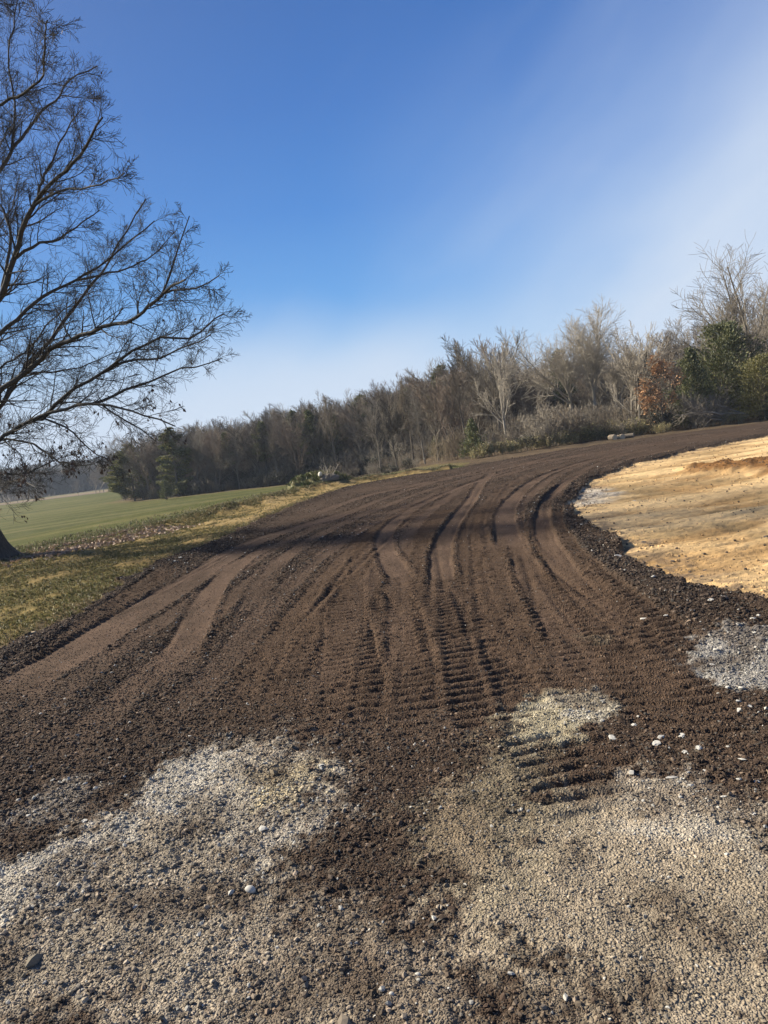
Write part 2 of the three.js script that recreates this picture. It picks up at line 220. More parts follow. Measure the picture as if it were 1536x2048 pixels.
// the full ground: class, height, colour, looseness
const CLASSES = ['dirt_road', 'bare_soil', 'grass_verge', 'grass_field', 'woodland_floor', 'valley_field'];
const g0 = { cls: 0, h: 0, c: [0, 0, 0], loose: 0, pale: 0, white: 0, flat: 0 };
function ground(x, f, near = true) {
  const o = g0, r = Math.hypot(x, f);
  const wob = r < 70 ? (vn(x * 1.1, f * 1.1, 21) - 0.5) * 0.4 + (vn(x * 4, f * 4, 22) - 0.5) * 0.22 + (vn(x * 11, f * 11, 23) - 0.5) * 0.1 : (vn(x * 0.2, f * 0.2, 21) - 0.5) * 5;
  const wx = x + wob, wf = f + wob * 0.7;
  const road = inside(roadPoly, wx, wf), soil = !road && inside(soilPoly, wx, wf), verge = !road && !soil && inside(vergePoly, wx, wf);
  o.h = land(x, f);
  o.pale = 0; o.white = 0; o.flat = 0;
  if (road) {
    o.cls = 0;
    const big = fbm(x * 0.35, f * 0.35, 3, 40), med = fbm(x * 1.3, f * 1.3, 3, 41);
    o.loose = clamp(0.55 + 1.1 * (big - 0.5) + 0.6 * (med - 0.5));
    let c = mix3([0.072, 0.0475, 0.032], [0.1, 0.067, 0.046], ss(0.3, 0.7, med));
    c = mix3(c, [0.058, 0.042, 0.032], 0.7 * o.loose);
    let h = (big - 0.5) * 0.05 + (med - 0.5) * 0.025;
    // loose windrows along both edges
    const dR = toLine(ROAD_R, x, f), dL = toLine(ROAD_L, x, f);
    const wr = Math.exp(-(((dR - 0.4) / 0.4) ** 2)) * ss(4, 7, f) + 0.5 * Math.exp(-(((dL - 0.3) / 0.3) ** 2));
    h += wr * (0.05 + 0.09 * fbm(x * 3, f * 3, 3, 44)); o.loose = clamp(o.loose + wr);
    c = mix3(c, [0.052, 0.04, 0.032], clamp(wr) * 0.6);
    let smooth = 0;
    if (near) for (const t of TR) {
      if (x < t.box[0] || x > t.box[1] || f < t.box[2] || f > t.box[3]) continue;
      const q = onTrack(t, x, f), lim = t.w + 0.2; if (q > lim * lim) continue;
      const u = tq.u, s = tq.s, a = Math.abs(u), len = t.cum[t.cum.length - 1];
      const fade = t.kind === 'smooth' ? 1.4 : t.kind === 'cleat' ? Math.min(0.9, len * 0.2) : 0.6, end = ss(-0.2, fade, s + 0.9 * (vn(x * 6, f * 6, 50 + t.id) - 0.5)) * ss(-0.2, fade, len - s + 0.9 * (vn(x * 6, f * 6, 60 + t.id) - 0.5)) * t.k;
      if (end <= 0.01) continue;
      const wv = t.w + 0.03 * (vn(s * 3, 0.5, t.id) - 0.5);
      const ins = ss(wv + 0.012, wv - 0.025, a), side = Math.exp(-(((a - wv - 0.05) / 0.035) ** 2));
      if (t.kind === 'smooth') {
        h = mix(h, (big - 0.5) * 0.05 - t.depth + 0.004 * (vn(s * 6, u * 6, 4) - 0.5), ins * clamp(end));
        h += side * t.depth * 0.5 * end * (0.2 + 1.6 * vn(s * 11, u * 11 + 3, t.id));
        c = mix3(c, [0.13, 0.086, 0.06], ins * clamp(end) * (0.3 + 0.6 * ss(0.3, 0.65, fbm(s * 1.2, u * 6, 3, 66 + t.id)))); smooth = Math.max(smooth * (1 - ins * end), ins * clamp(end)); o.loose *= 1 - (0.75 + 0.22 * ss(0.3, 0.6, vn(s * 2, u * 5, t.id))) * ins * clamp(end);
        o.loose = clamp(o.loose + side * 0.4 * end);
      } else if (t.kind === 'cleat') {
        const patchy = ss(0.25, 0.5, fbm(x * 2.2, f * 2.2, 2, 70 + t.id));
        const ph = (s + 0.02 * Math.sin(u * 7 + t.id) + 0.016 * (vn(u * 9, s * 6, 9) - 0.5)) / 0.125;
        const g = Math.pow(0.5 + 0.5 * Math.cos(2 * Math.PI * ph), 2.6), crumb = (0.6 + 0.8 * vn(s * 14, u * 14, 30)) * (0.75 + 0.5 * vn(s * 2.3, u * 3, t.id + 5));
        h = mix(h, h * 0.6 - t.depth, ins * Math.min(1, end) * 0.8) + ins * Math.min(1.2, end) * (0.014 - 0.044 * g * crumb * (0.6 + 0.4 * patchy));
        h += side * 0.008 * end * (0.2 + 1.6 * vn(s * 10, u * 10, t.id));
        c = mix3(c, [0.094, 0.062, 0.042], 0.7 * ins * clamp(end)); o.loose *= 1 - 0.88 * ins * clamp(end);
      } else {
        h -= t.depth * ins * end * (0.5 + vn(s * 4, u, 8)); h += side * 0.012 * end * (u > 0 ? 0.9 : 0.5) * (0.3 + 1.3 * vn(s * 8, u * 8, t.id));
      }
    }
    let m = 0;
    if (r < 14) for (const p of SPOTS) {
      if (x < p.box[0] || x > p.box[1] || f < p.box[2] || f > p.box[3]) continue;
      const d = toLine(p.p, x, f, true) * (inside(p.p, x, f) ? 1 : -1) + p.rag * (1.7 * (fbm(x * 2.6, f * 2.6, 5, 80) - 0.5) + 0.7 * (fbm(x * 14, f * 14, 3, 81) - 0.5));
      const w = ss(0.22, 0.78, ss(-p.soft * 2, p.soft * 2, d) + 0.75 * (0.55 * vn(x * 44, f * 44, 85) + 0.45 * vn(x * 15, f * 15, 86) - 0.5)) * p.k * (0.4 + 0.85 * ss(0.3, 0.62, fbm(x * 4, f * 4, 4, 83)));
      if (w > 0.004) { c = mix3(c, p.c, clamp(w)); m = Math.max(m, w); o.flat = Math.max(o.flat, w * p.flat); smooth = Math.max(smooth * (1 - w), w * p.flat * 0.7); o.loose *= 1 - 0.8 * clamp(w) * p.flat; if (p.white) o.white = Math.max(o.white, w); }
    }
    o.pale = m;
    const spk = 0.82 + 0.4 * fbm(x * 1.9, f * 1.9, 4, 47);
    o.c = c.map((v) => v * spk);
    const rough = (1 - 0.93 * smooth) * (0.35 + 0.9 * o.loose);
    h += m * 0.03 * (fbm(x * 4.3, f * 4.3, 3, 95) - 0.5); o.c = o.c.map((v) => v * (1 + 0.55 * clamp(m) * (fbm(x * 3.1 + 7, f * 3.1, 4, 96) - 0.5)));
    h += rough * (0.02 * (fbm(x * 9, f * 9, 2, 90) - 0.5) + 0.012 * (vn(x * 26, f * 26, 91) - 0.5) + (r < 9 ? 0.008 * (vn(x * 62, f * 62, 92) - 0.5) : 0));
    o.h += h;
  } else if (soil) {
    o.cls = 1; o.loose = 0.15;
    const dR = toLine(ROAD_R, x, f), st = fbm((x * 0.94 + f * 0.34) * 0.55, (-x * 0.34 + f * 0.94) * 2.4, 5, 120), bl = fbm(x * 0.7, f * 0.7, 4, 121), fine = fbm(x * 5, f * 9, 3, 122);
    let c = mix3([0.4, 0.25, 0.11], [0.8, 0.56, 0.285], ss(0.3, 0.66, 0.6 * st + 0.4 * bl));
    c = mix3(c, [0.33, 0.245, 0.125], 0.5 * ss(0.52, 0.75, fbm(x * 1.1 + 9, f * 1.4, 4, 123)));
    c = mix3(c, [0.30, 0.17, 0.065], 0.55 * ss(7.5, 5.2, f) * ss(0.3, 0.7, bl));
    let h = (st - 0.5) * 0.08 + (bl - 0.5) * 0.09 + (fine - 0.5) * 0.035 + 0.012 * (vn(x * 22, f * 22, 124) - 0.5);
    h += 0.05 * (fbm((x * 0.94 + f * 0.34) * 0.3, (-x * 0.34 + f * 0.94) * 6, 4, 131) - 0.5);
    const dc = toLine(CLODS, x, f, true) * (inside(CLODS, x, f) ? 1 : -1) + 0.9 * (fbm(x * 1.5, f * 1.5, 3, 125) - 0.5), k = ss(-0.6, 0.25, dc);
    h += k * (0.03 + 0.2 * fbm(x * 4, f * 4, 3, 126)); c = mix3(c, [0.2, 0.095, 0.033], 0.95 * k); o.loose += 0.8 * k;
    const dp = toLine(SOILPALE, x, f, true) * (inside(SOILPALE, x, f) ? 1 : -1) + 0.6 * (fbm(x * 3, f * 3, 3, 127) - 0.5);
    c = mix3(c, [0.72, 0.66, 0.55], 0.75 * ss(-0.25, 0.35, dp));
    const e = ss(0.9, 0.05, dR + 0.8 * (fbm(x * 4, f * 4, 3, 128) - 0.5));
    c = mix3(c, [0.16, 0.12, 0.09], 0.7 * e * ss(0.35, 0.6, fbm(x * 7, f * 7, 3, 129))); o.loose += 0.5 * e;
    o.c = c; o.h += h - 0.02;
  } else if (verge) {
    o.cls = 2; o.loose = 0.2;
    const dL = toLine(ROAD_L, x, f), dC = toLine(crestLine, x, f), n1 = fbm(x * 0.7, f * 0.45, 4, 140), n2 = fbm(x * 2.2, f * 1.5, 4, 141), n3 = fbm(x * 8, f * 8, 3, 142);
    let c = mix3([0.13, 0.112, 0.037], [0.38, 0.27, 0.11], ss(0.3, 0.62, 0.45 * n1 + 0.55 * n2 + 0.2 * ss(16, 27, f) - 0.1));
    c = mix3(c, [0.5, 0.36, 0.17], 0.8 * ss(0.5, 0.66, n2) * ss(13, 20, f) * ss(0.4, 0.55, n1));
    c = mix3(c, [0.085, 0.085, 0.03], 0.65 * ss(0.48, 0.7, fbm(x * 1.6, f * 1.1, 4, 143)) * ss(22, 12, f));
    c = mix3(c, [0.075, 0.07, 0.032], 0.85 * ss(1.5, 0.3, dC + 1.2 * (n2 - 0.5)) * ss(26, 12, f));
    c = mix3(c, [0.10, 0.07, 0.045], 0.75 * ss(0.95, 0.2, dC + 0.6 * (n2 - 0.5)) * ss(18, 24, f));
    c = mix3(c, [0.09, 0.065, 0.05], 0.7 * ss(0.45, 0.05, dL + 0.4 * (n3 - 0.5)));
    o.c = c.map((v) => v * (0.55 + 0.5 * n3));
    o.h += (n1 - 0.5) * 0.14 + (n2 - 0.5) * 0.1 + (n3 - 0.5) * 0.04 + 0.2 * Math.exp(-(((dC - 0.3) / 0.55) ** 2)) * ss(17, 24, f) * (0.3 + n2);
  } else {
    o.loose = 0;
    const wood = inside(floorPoly, wx, wf), n1 = fbm(x * 0.12, f * 0.12, 4, 160), n2 = fbm(x * 1.2, f * 1.2, 3, 161);
    if (wood) { o.cls = 4; o.c = mix3([0.07, 0.052, 0.034], [0.14, 0.1, 0.062], ss(0.3, 0.7, 0.5 * n1 + 0.5 * n2)); o.h += (n2 - 0.5) * 0.2; }
    else if (f - x * 0.25 < 222 && r < 420 && f > -60) {
      o.cls = 3;
      const a = x * 0.97 + f * 0.24, b = -x * 0.24 + f * 0.97, mow = fbm(a * 0.02, b * 0.42 + 2.2 * fbm(a * 0.02, b * 0.02, 2, 163), 3, 162);
      let c = mix3([0.068, 0.078, 0.02], [0.135, 0.13, 0.042], ss(0.3, 0.72, 0.6 * mow + 0.4 * n1));
      c = mix3(c, [0.17, 0.145, 0.065], 0.35 * ss(0.55, 0.75, n2) + 0.4 * ss(0.66, 0.78, mow));
      c = mix3(c, [0.16, 0.12, 0.06], 0.7 * ss(5, 1, toLine(FLOOR_EDGE, x, f)));
      o.c = c; o.h += (n2 - 0.5) * (near ? 0.07 : 0.04);
      const s = r < 60 ? toLine(crestLine, x, f) : 9; if (s < 1.6) { o.c = mix3(o.c, [0.10, 0.095, 0.04], 0.7 * ss(1.6, 0.4, s)); o.h += 0.2 * Math.exp(-(((s + 0.1) / 0.6) ** 2)) * ss(17, 24, f) * (0.3 + fbm(x * 2.2, f * 1.5, 4, 141)); }
    } else { o.cls = 5; const k = vn(f * 0.018 + 3, x * 0.004, 170); o.c = mix3([0.21, 0.155, 0.095], mix3([0.13, 0.135, 0.05], [0.09, 0.07, 0.05], ss(0.4, 0.6, vn(x * 0.01, f * 0.02, 171))), ss(0.4, 0.65, k)); if (r > 430) o.c = mix3(o.c, [0.07, 0.055, 0.04], ss(430, 520, r)); }
  }
  return o;
}

// ---------------------------------------------------------------- the ground sheet: rings about the standing point, fine where one looks closest
const wetUV = (x, z, k) => [x / k, z / k];
{
  const rings = [];
  const cols = [];
  for (let a = -60; a < -36; a += 0.3) cols.push(a);
  for (let a = -36; a < 36; a += 0.112) cols.push(a);
  for (let a = 36; a < 60; a += 0.3) cols.push(a);
  const dense = cols.length;
  for (let i = 0; i <= 120; i++) cols.push(60 + (i * 240) / 120);      // round the back
  while (cols.length % 4 !== 1) cols.splice(dense, 0, (cols[dense - 1] + cols[dense]) / 2);
  cols[cols.length - 1] = 300;
  const N = cols.length;
  let r = 0.4; while (r < 1.15) { rings.push([r, 4]); r *= 1.12; }
  for (r = 1.15; r < 42; r *= r < 2.8 ? 1.0055 : r < 16 ? 1.0036 : 1.006) rings.push([r, 1]);
  for (; r < 260; r *= 1.011) rings.push([r, 4]);
  for (; r < 5000; r *= 1.05) rings.push([r, 4]);
  const pos = [], col = [], cls = [], idx = [], rows = [];
  for (const [rad, step] of rings) {
    const row = [];
    for (let j = 0; j < N; j += step) {
      const a = THREE.MathUtils.degToRad(cols[j]), x = rad * Math.sin(a), f = rad * Math.cos(a);
      if (j === N - 1) { row.push(row[0]); continue; }
      const g = ground(x, f, rad < 46 && f > 0.5);
      row.push(pos.length / 3); pos.push(x, g.h, -f); col.push(...g.c); cls.push(g.cls);
    }
    rows.push(row);
  }
  // 4:1 steps between rings of different fineness
  for (let i = 1; i < rows.length; i++) {
    const a = rows[i - 1], b = rows[i];
    if (a.length === b.length) for (let j = 1; j < a.length; j++) idx.push(a[j - 1], a[j], b[j], a[j - 1], b[j], b[j - 1]);
    else {
      const fineIn = a.length > b.length, F = fineIn ? a : b, C = fineIn ? b : a, push = (p, q, s) => (fineIn ? idx.push(p, q, s) : idx.push(p, s, q));
      for (let j = 1; j < C.length; j++) {
        const k = (j - 1) * 4;
        push(F[k], F[k + 1], C[j - 1]); push(F[k + 1], F[k + 2], C[j - 1]); push(C[j - 1], F[k + 2], C[j]); push(F[k + 2], F[k + 3], C[j]); push(F[k + 3], F[k + 4], C[j]);
      }
    }
  }
  { const c = pos.length / 3; pos.push(0, 0, 0); const g = ground(0.05, 0.05); pos[c * 3 + 1] = g.h; col.push(...g.c); cls.push(g.cls); const a = rows[0]; for (let j = 1; j < a.length; j++) idx.push(c, a[j], a[j - 1]); }
  const whole = new THREE.BufferGeometry();
  whole.setAttribute('position', new THREE.Float32BufferAttribute(pos, 3)); whole.setIndex(idx); whole.computeVertexNormals();
  const nor = whole.attributes.normal.array;

  // surface grain: fine stones and dust (colour variation and relief only), metres per tile given with each
  const grain = (size, seed, fn) => {
    const c = new Uint8Array(size * size * 4), b = new Uint8Array(size * size * 4);
    for (let y = 0; y < size; y++) for (let x = 0; x < size; x++) {
      const [tint, hgt, warm] = fn(x / size, y / size, seed), o = (y * size + x) * 4;
      c[o] = 255 * clamp(tint * (1 + warm)); c[o + 1] = 255 * clamp(tint); c[o + 2] = 255 * clamp(tint * (1 - warm)); c[o + 3] = 255;
      b[o] = b[o + 1] = b[o + 2] = 255 * clamp(hgt); b[o + 3] = 255;
    }
    return [c, b].map((d) => { const t = new THREE.DataTexture(d, size, size); t.wrapS = t.wrapT = THREE.RepeatWrapping; t.magFilter = THREE.LinearFilter; t.minFilter = THREE.LinearMipmapLinearFilter; t.generateMipmaps = true; t.needsUpdate = true; return t; });
  };
  const tileN = (u, v, k, s) => {                                      // value noise that repeats every k cells
    const x = u * k, y = v * k, ix = Math.floor(x), iy = Math.floor(y), fx = x - ix, fy = y - iy, m = (p) => ((p % k) + k) % k, U = fx * fx * (3 - 2 * fx), V = fy * fy * (3 - 2 * fy);
    return mix(mix(hash(m(ix), m(iy), s), hash(m(ix + 1), m(iy), s), U), mix(hash(m(ix), m(iy + 1), s), hash(m(ix + 1), m(iy + 1), s), U), V);
  };
  const tileC = (u, v, k, s) => {
    const x = u * k, y = v * k, ix = Math.floor(x), iy = Math.floor(y), m = (p) => ((p % k) + k) % k; let best = 9, id = 0;
    for (let j = -1; j <= 1; j++) for (let i = -1; i <= 1; i++) { const cx = m(ix + i), cy = m(iy + j), d = (ix + i + hash(cx, cy, s) - x) ** 2 + (iy + j + hash(cx, cy, s + 7) - y) ** 2; if (d < best) { best = d; id = hash(cx, cy, s + 13); } }
    return [Math.sqrt(best), id];
  };
  const stony = (u, v, s) => {
    const a = tileC(u, v, 90, s), b = tileC(u, v, 200, s + 31), d = tileN(u, v, 24, s + 5), e = tileN(u, v, 300, s + 6);
    const big = a[1] > 0.62 ? Math.sqrt(Math.max(0, 0.2 - a[0] * a[0])) * 2.2 : 0, sm = Math.sqrt(Math.max(0, 0.28 - b[0] * b[0])) * 1.2;
    const tint = big > 0.1 ? 0.55 + 0.55 * ((a[1] * 7.31) % 1) : 0.48 + 0.4 * b[1] + 0.12 * (e - 0.5);
    return [tint * (0.88 + 0.24 * d), Math.max(big, 0.55 * sm) + 0.1 * e, 0.06 * (((a[1] + b[1]) * 5.7) % 1 - 0.5)];
  };
  const sandy = (u, v, s) => {
    const n = 0.5 * tileN(u, v, 20, s) + 0.3 * tileN(u, v, 64, s + 1) + 0.2 * tileN(u, v, 180, s + 2), e = tileN(u, v, 400, s + 3), p = tileC(u, v, 70, s + 4), clod = p[1] > 0.8 ? Math.max(0, 0.35 - p[0]) * 2 : 0;
    return [0.6 + 0.36 * n + 0.14 * (e - 0.5) - (clod > 0.2 ? 0.16 * p[1] : 0), 0.5 * n + 0.25 * e + 0.6 * clod, 0.05 * (n - 0.5)];
  };
  const grassy = (u, v, s) => {
    const n = tileN(u, v, 12, s), m = tileN(u, v, 60, s + 1), e = tileN(u, v, 220, s + 2), k = tileN(u * 1, v, 420, s + 3);
    return [0.5 + 0.2 * n + 0.2 * m + 0.25 * (e - 0.5) + 0.2 * (k - 0.5), 0.3 * m + 0.4 * e + 0.3 * k, 0.1 * (m - 0.5) + 0.08 * (e - 0.5)];
  };
  const T0 = grain(1024, 1, stony), T1 = grain(1024, 2, sandy), T2 = grain(1024, 3, grassy);
  const mat = (T, bump, gain) => { const m = new THREE.MeshPhysicalMaterial({ vertexColors: true, roughness: 0.97, specularIntensity: 0.15, map: T[0], bumpMap: T[1], bumpScale: bump }); m.color.setRGB(gain, gain, gain); return m; };
  const mats = [mat(T0, 0.009, 1.13), mat(T1, 0.016, 0.98), mat(T2, 0.03, 1.2), mat(T2, 0.04, 1.15), mat(T2, 0.05, 1.2), mat(T2, 0.05, 1.2)], tile = [1.37, 2.1, 1.9, 4.3, 3.7, 9.1];
  const names = { dirt_road: 'curving brown dirt road of loose and rolled gravel printed by crawler tracks', bare_soil: 'sandy yellow bare soil inside the curve of the dirt road', grass_verge: 'thin mossy grass and sandy strip between the road and the field', grass_field: 'mown olive green field sloping away to the wood', woodland_floor: 'leaf-covered woodland floor under the bare trees', valley_field: 'pale brown fields far down in the valley' };
  const bins = CLASSES.map(() => []);
  for (let t = 0; t < idx.length; t += 3) {
    const a = cls[idx[t]], b = cls[idx[t + 1]], c = cls[idx[t + 2]];
    bins[b === c ? b : a].push(idx[t], idx[t + 1], idx[t + 2]);
  }
  bins.forEach((list, k) => {
    if (!list.length) return;
    const map = new Map(), P = [], Nn = [], C = [], U = [], I = new Uint32Array(list.length);
    list.forEach((v, i) => {
      let n = map.get(v);
      if (n === undefined) { n = map.size; map.set(v, n); P.push(pos[v * 3], pos[v * 3 + 1], pos[v * 3 + 2]); Nn.push(nor[v * 3], nor[v * 3 + 1], nor[v * 3 + 2]); C.push(col[v * 3], col[v * 3 + 1], col[v * 3 + 2]); U.push(pos[v * 3] / tile[k], pos[v * 3 + 2] / tile[k]); }
      I[i] = n;
    });
    const g = new THREE.BufferGeometry();
    g.setAttribute('position', new THREE.Float32BufferAttribute(P, 3)); g.setAttribute('normal', new THREE.Float32BufferAttribute(Nn, 3)); g.setAttribute('color', new THREE.Float32BufferAttribute(C, 3)); g.setAttribute('uv', new THREE.Float32BufferAttribute(U, 2)); g.setIndex(new THREE.BufferAttribute(I, 1));
    const m = part(CLASSES[k], g, mats[k], scene); m.userData = { kind: 'structure', label: names[CLASSES[k]] };
    console.log(CLASSES[k], list.length / 3);
  });
}

// ---------------------------------------------------------------- stones
function stoneGeo(seed, detail = 0, flat = 0.7, rough = 0.28) {
  const g = new THREE.IcosahedronGeometry(1, detail), p = g.attributes.position, R = rng(seed), ax = [0.8 + 0.5 * R(), flat * (0.8 + 0.4 * R()), 0.75 + 0.4 * R()], key = new Map();
  for (let i = 0; i < p.count; i++) {
    const k = [p.getX(i), p.getY(i), p.getZ(i)].map((v) => Math.round(v * 1e3)).join();
    if (!key.has(k)) key.set(k, 1 + rough * (R() - 0.5) * 2);
    const m = key.get(k); p.setXYZ(i, p.getX(i) * m * ax[0], p.getY(i) * m * ax[1], p.getZ(i) * m * ax[2]);
  }
  g.deleteAttribute('uv'); g.computeVertexNormals(); return g;
}
const dirty = new THREE.MeshPhysicalMaterial({ roughness: 0.95, specularIntensity: 0.35 });
{
  const R = rng(77), V = 6, lists = Array.from({ length: V }, () => []), N = 680000, col = new THREE.Color();
  for (let i = 0; i < N; i++) {
    const rad = 1.45 * Math.pow(44 / 1.45, R()), a = (R() * 2 - 1) * (R() < 0.85 ? 0.62 : 1.05), x = rad * Math.sin(a), f = rad * Math.cos(a);
    const g = ground(x, f), k = R();
    if (g.cls !== 0) continue;
    const keep = clamp(0.15 * (1 - 0.5 * clamp(g.flat)) + 0.8 * g.loose * (1 - 0.35 * g.pale));
    if (k > keep) continue;
    const smin = Math.max(0.0017, 0.0009 * rad), s = Math.min(0.0055 + 0.0105 * g.loose * (1 - 0.45 * clamp(g.pale)) + (R() < 0.02 * g.loose ? 0.016 : 0), smin * Math.pow(1 - R(), -0.36));
    const q = R(), w = R(); let c;
    const b = 0.6 + 1.3 * R() * R() + (R() < 0.06 ? 0.8 : 0);
    if (q < 0.008 + 0.05 * g.pale + 0.4 * g.white && s > 0.003) c = [0.5, 0.475, 0.42].map((v) => v * (0.55 + 0.6 * w));
    else if (q < 0.11 + 0.1 * g.pale) { const v = 0.045 + (0.06 + 0.13 * g.pale) * w; c = [v * 1.12, v, v * 0.84]; }
    else if (q < 0.23) c = [0.17 * b, 0.125 * b, 0.09 * b];
    else c = g.c.map((v, n) => v * b * (1.06 + 0.07 * (n === 0 ? w - 0.5 : 0)));
    lists[(R() * V) | 0].push([x, g.h + s * 0.22, -f, s, R() * 6.28, (R() - 0.5) * 1.2, (R() - 0.5) * 1.2, ...c]);
  }
  const M = new THREE.Matrix4(), Q = new THREE.Quaternion(), E = new THREE.Euler(), Pv = new THREE.Vector3(), S = new THREE.Vector3();
  lists.forEach((l, v) => {
    const im = new THREE.InstancedMesh(stoneGeo(300 + v, 0, [0.55, 0.8, 0.65, 0.45, 0.9, 0.6][v], 0.36), dirty, l.length); im.name = numbered('road_gravel'); im.castShadow = im.receiveShadow = true;
    l.forEach(([x, y, z, s, ry, rx, rz, r, g, b], i) => { im.setMatrixAt(i, M.compose(Pv.set(x, y, z), Q.setFromEuler(E.set(rx, ry, rz)), S.set(s, s, s))); im.setColorAt(i, col.setRGB(r * 0.78, g * 0.78, b * 0.78)); });
    im.userData = { kind: 'stuff', label: 'loose brown and grey gravel strewn over the dirt road', category: 'gravel' };
    scene.add(im); console.log('gravel', l.length);
  });
}

// ---------------------------------------------------------------- trees: tapered tubes grown branch by branch
class Tubes {
  constructor() { this.p = []; this.n = []; this.i = []; }
  tube(pts, rad, sides) {
    const up = new THREE.Vector3(), a = new THREE.Vector3(), b = new THREE.Vector3(), d = new THREE.Vector3();
    let base = this.p.length / 3;
    for (let k = 0; k < pts.length; k++) {
      d.subVectors(pts[Math.min(k + 1, pts.length - 1)], pts[Math.max(k - 1, 0)]).normalize();
      if (k === 0) { up.set(0.31, 0.2, 0.93); if (Math.abs(d.dot(up)) > 0.9) up.set(1, 0, 0); }
      a.crossVectors(d, up).normalize(); b.crossVectors(a, d); up.copy(b);
      for (let s = 0; s < sides; s++) {
        const t = (s / sides) * Math.PI * 2, c = Math.cos(t), q = Math.sin(t), nx = a.x * c + b.x * q, ny = a.y * c + b.y * q, nz = a.z * c + b.z * q;
        this.p.push(pts[k].x + nx * rad[k], pts[k].y + ny * rad[k], pts[k].z + nz * rad[k]); this.n.push(nx, ny, nz);
      }
    }
    for (let k = 1; k < pts.length; k++) for (let s = 0; s < sides; s++) {
      const s1 = (s + 1) % sides, A = base + (k - 1) * sides, B = base + k * sides;
      this.i.push(A + s, B + s, A + s1, A + s1, B + s, B + s1);
    }
  }
  geo() { const g = new THREE.BufferGeometry(); g.setAttribute('position', new THREE.Float32BufferAttribute(this.p, 3)); g.setAttribute('normal', new THREE.Float32BufferAttribute(this.n, 3)); g.setIndex(this.i); return g; }
}
const V3 = (x, y, z) => new THREE.Vector3(x, y, z);
const UP = V3(0, 1, 0);
function sideways(d, R, angle) {                                        // d turned by an angle about a random axis across it
  const ax = V3(R() - 0.5, R() - 0.5, R() - 0.5).cross(d).normalize();
  return d.clone().applyAxisAngle(ax, angle);
}
// grow(tubes by level, ...): tips collects twig ends for leaves
function grow(T, R, p, d, len, r, lvl, P, tips) {
  const n = P.seg[lvl], pts = [p.clone()], rad = [r], dirs = [d.clone()], q = p.clone(), dd = d.clone(), end = P.tip ?? 0.25;
  for (let i = 1; i <= n; i++) {
    dd.x += (R() - 0.5) * P.wig[lvl]; dd.y += (R() - 0.5) * P.wig[lvl] + P.trop[lvl]; dd.z += (R() - 0.5) * P.wig[lvl]; dd.normalize();
    q.addScaledVector(dd, len / n); pts.push(q.clone()); rad.push(Math.max(P.rmin, r * (1 - (1 - end) * (i / n)))); dirs.push(dd.clone());
  }
  T[Math.min(lvl, T.length - 1)].tube(pts, rad, P.sides[lvl]);
  if (lvl + 1 < P.seg.length) branch(T, R, pts, rad, dirs, len, lvl, P, tips);
  else if (tips) tips.push([q.clone(), dd.clone()]);
}
function branch(T, R, pts, rad, dirs, len, lvl, P, tips, kids) {
  const m = kids ?? Math.round(P.kids[lvl] * (0.8 + 0.4 * R())), n = pts.length - 1;
  for (let k = 0; k < m; k++) {
    const t = P.from[lvl] + (1 - P.from[lvl]) * ((k + R() * 0.9) / m), i = Math.min(n - 1, Math.floor(t * n)), w = t * n - i;
    const p = pts[i].clone().lerp(pts[i + 1], w), r = mix(rad[i], rad[i + 1], w), d = sideways(dirs[i], R, P.ang[lvl] * (0.4 + 1.1 * R()));
    if (P.flat) d.y = d.y * P.flat + 0.05;
    d.normalize();
    grow(T, R, p, d, len * P.ratio[lvl] * (1.15 - 0.65 * t) * (0.65 + 0.7 * R()), Math.max(P.rmin, r * P.thin[lvl]), lvl + 1, P, tips);
  }
}
const barkTex = (() => {                                                // fissured bark relief
  const n = 256, d = new Uint8Array(n * n * 4);
  for (let y = 0; y < n; y++) for (let x = 0; x < n; x++) { const v = 255 * clamp(Math.abs(fbm(x * 0.09, y * 0.02, 4, 9) - 0.5) * 4), o = (y * n + x) * 4; d[o] = d[o + 1] = d[o + 2] = v; d[o + 3] = 255; }
  const t = new THREE.DataTexture(d, n, n); t.wrapS = t.wrapT = THREE.RepeatWrapping; t.magFilter = THREE.LinearFilter; t.needsUpdate = true; return t;
})();
const bark = (r, g, b) => { r *= 1.1; g *= 1.1; b *= 1.06; const m = new THREE.MeshPhysicalMaterial({ roughness: 0.92, specularIntensity: 0.4 }); m.color.setRGB(r, g, b); return m; };
const BARK = { oak: bark(0.06, 0.053, 0.046), grey: bark(0.19, 0.165, 0.135), brown: bark(0.14, 0.115, 0.09), pale: bark(0.3, 0.265, 0.22), red: bark(0.15, 0.115, 0.092), dark: bark(0.075, 0.064, 0.052) };
const leafMat = (r, g, b, t = 0.25) => { const m = new THREE.MeshPhysicalMaterial({ roughness: 0.9, transmission: t, thickness: 0, side: THREE.DoubleSide }); m.color.setRGB(r, g, b); return m; };
const flatMat = (r, g, b) => { const m = new THREE.MeshStandardMaterial({ roughness: 0.9, side: THREE.DoubleSide }); m.color.setRGB(r, g, b); return m; };

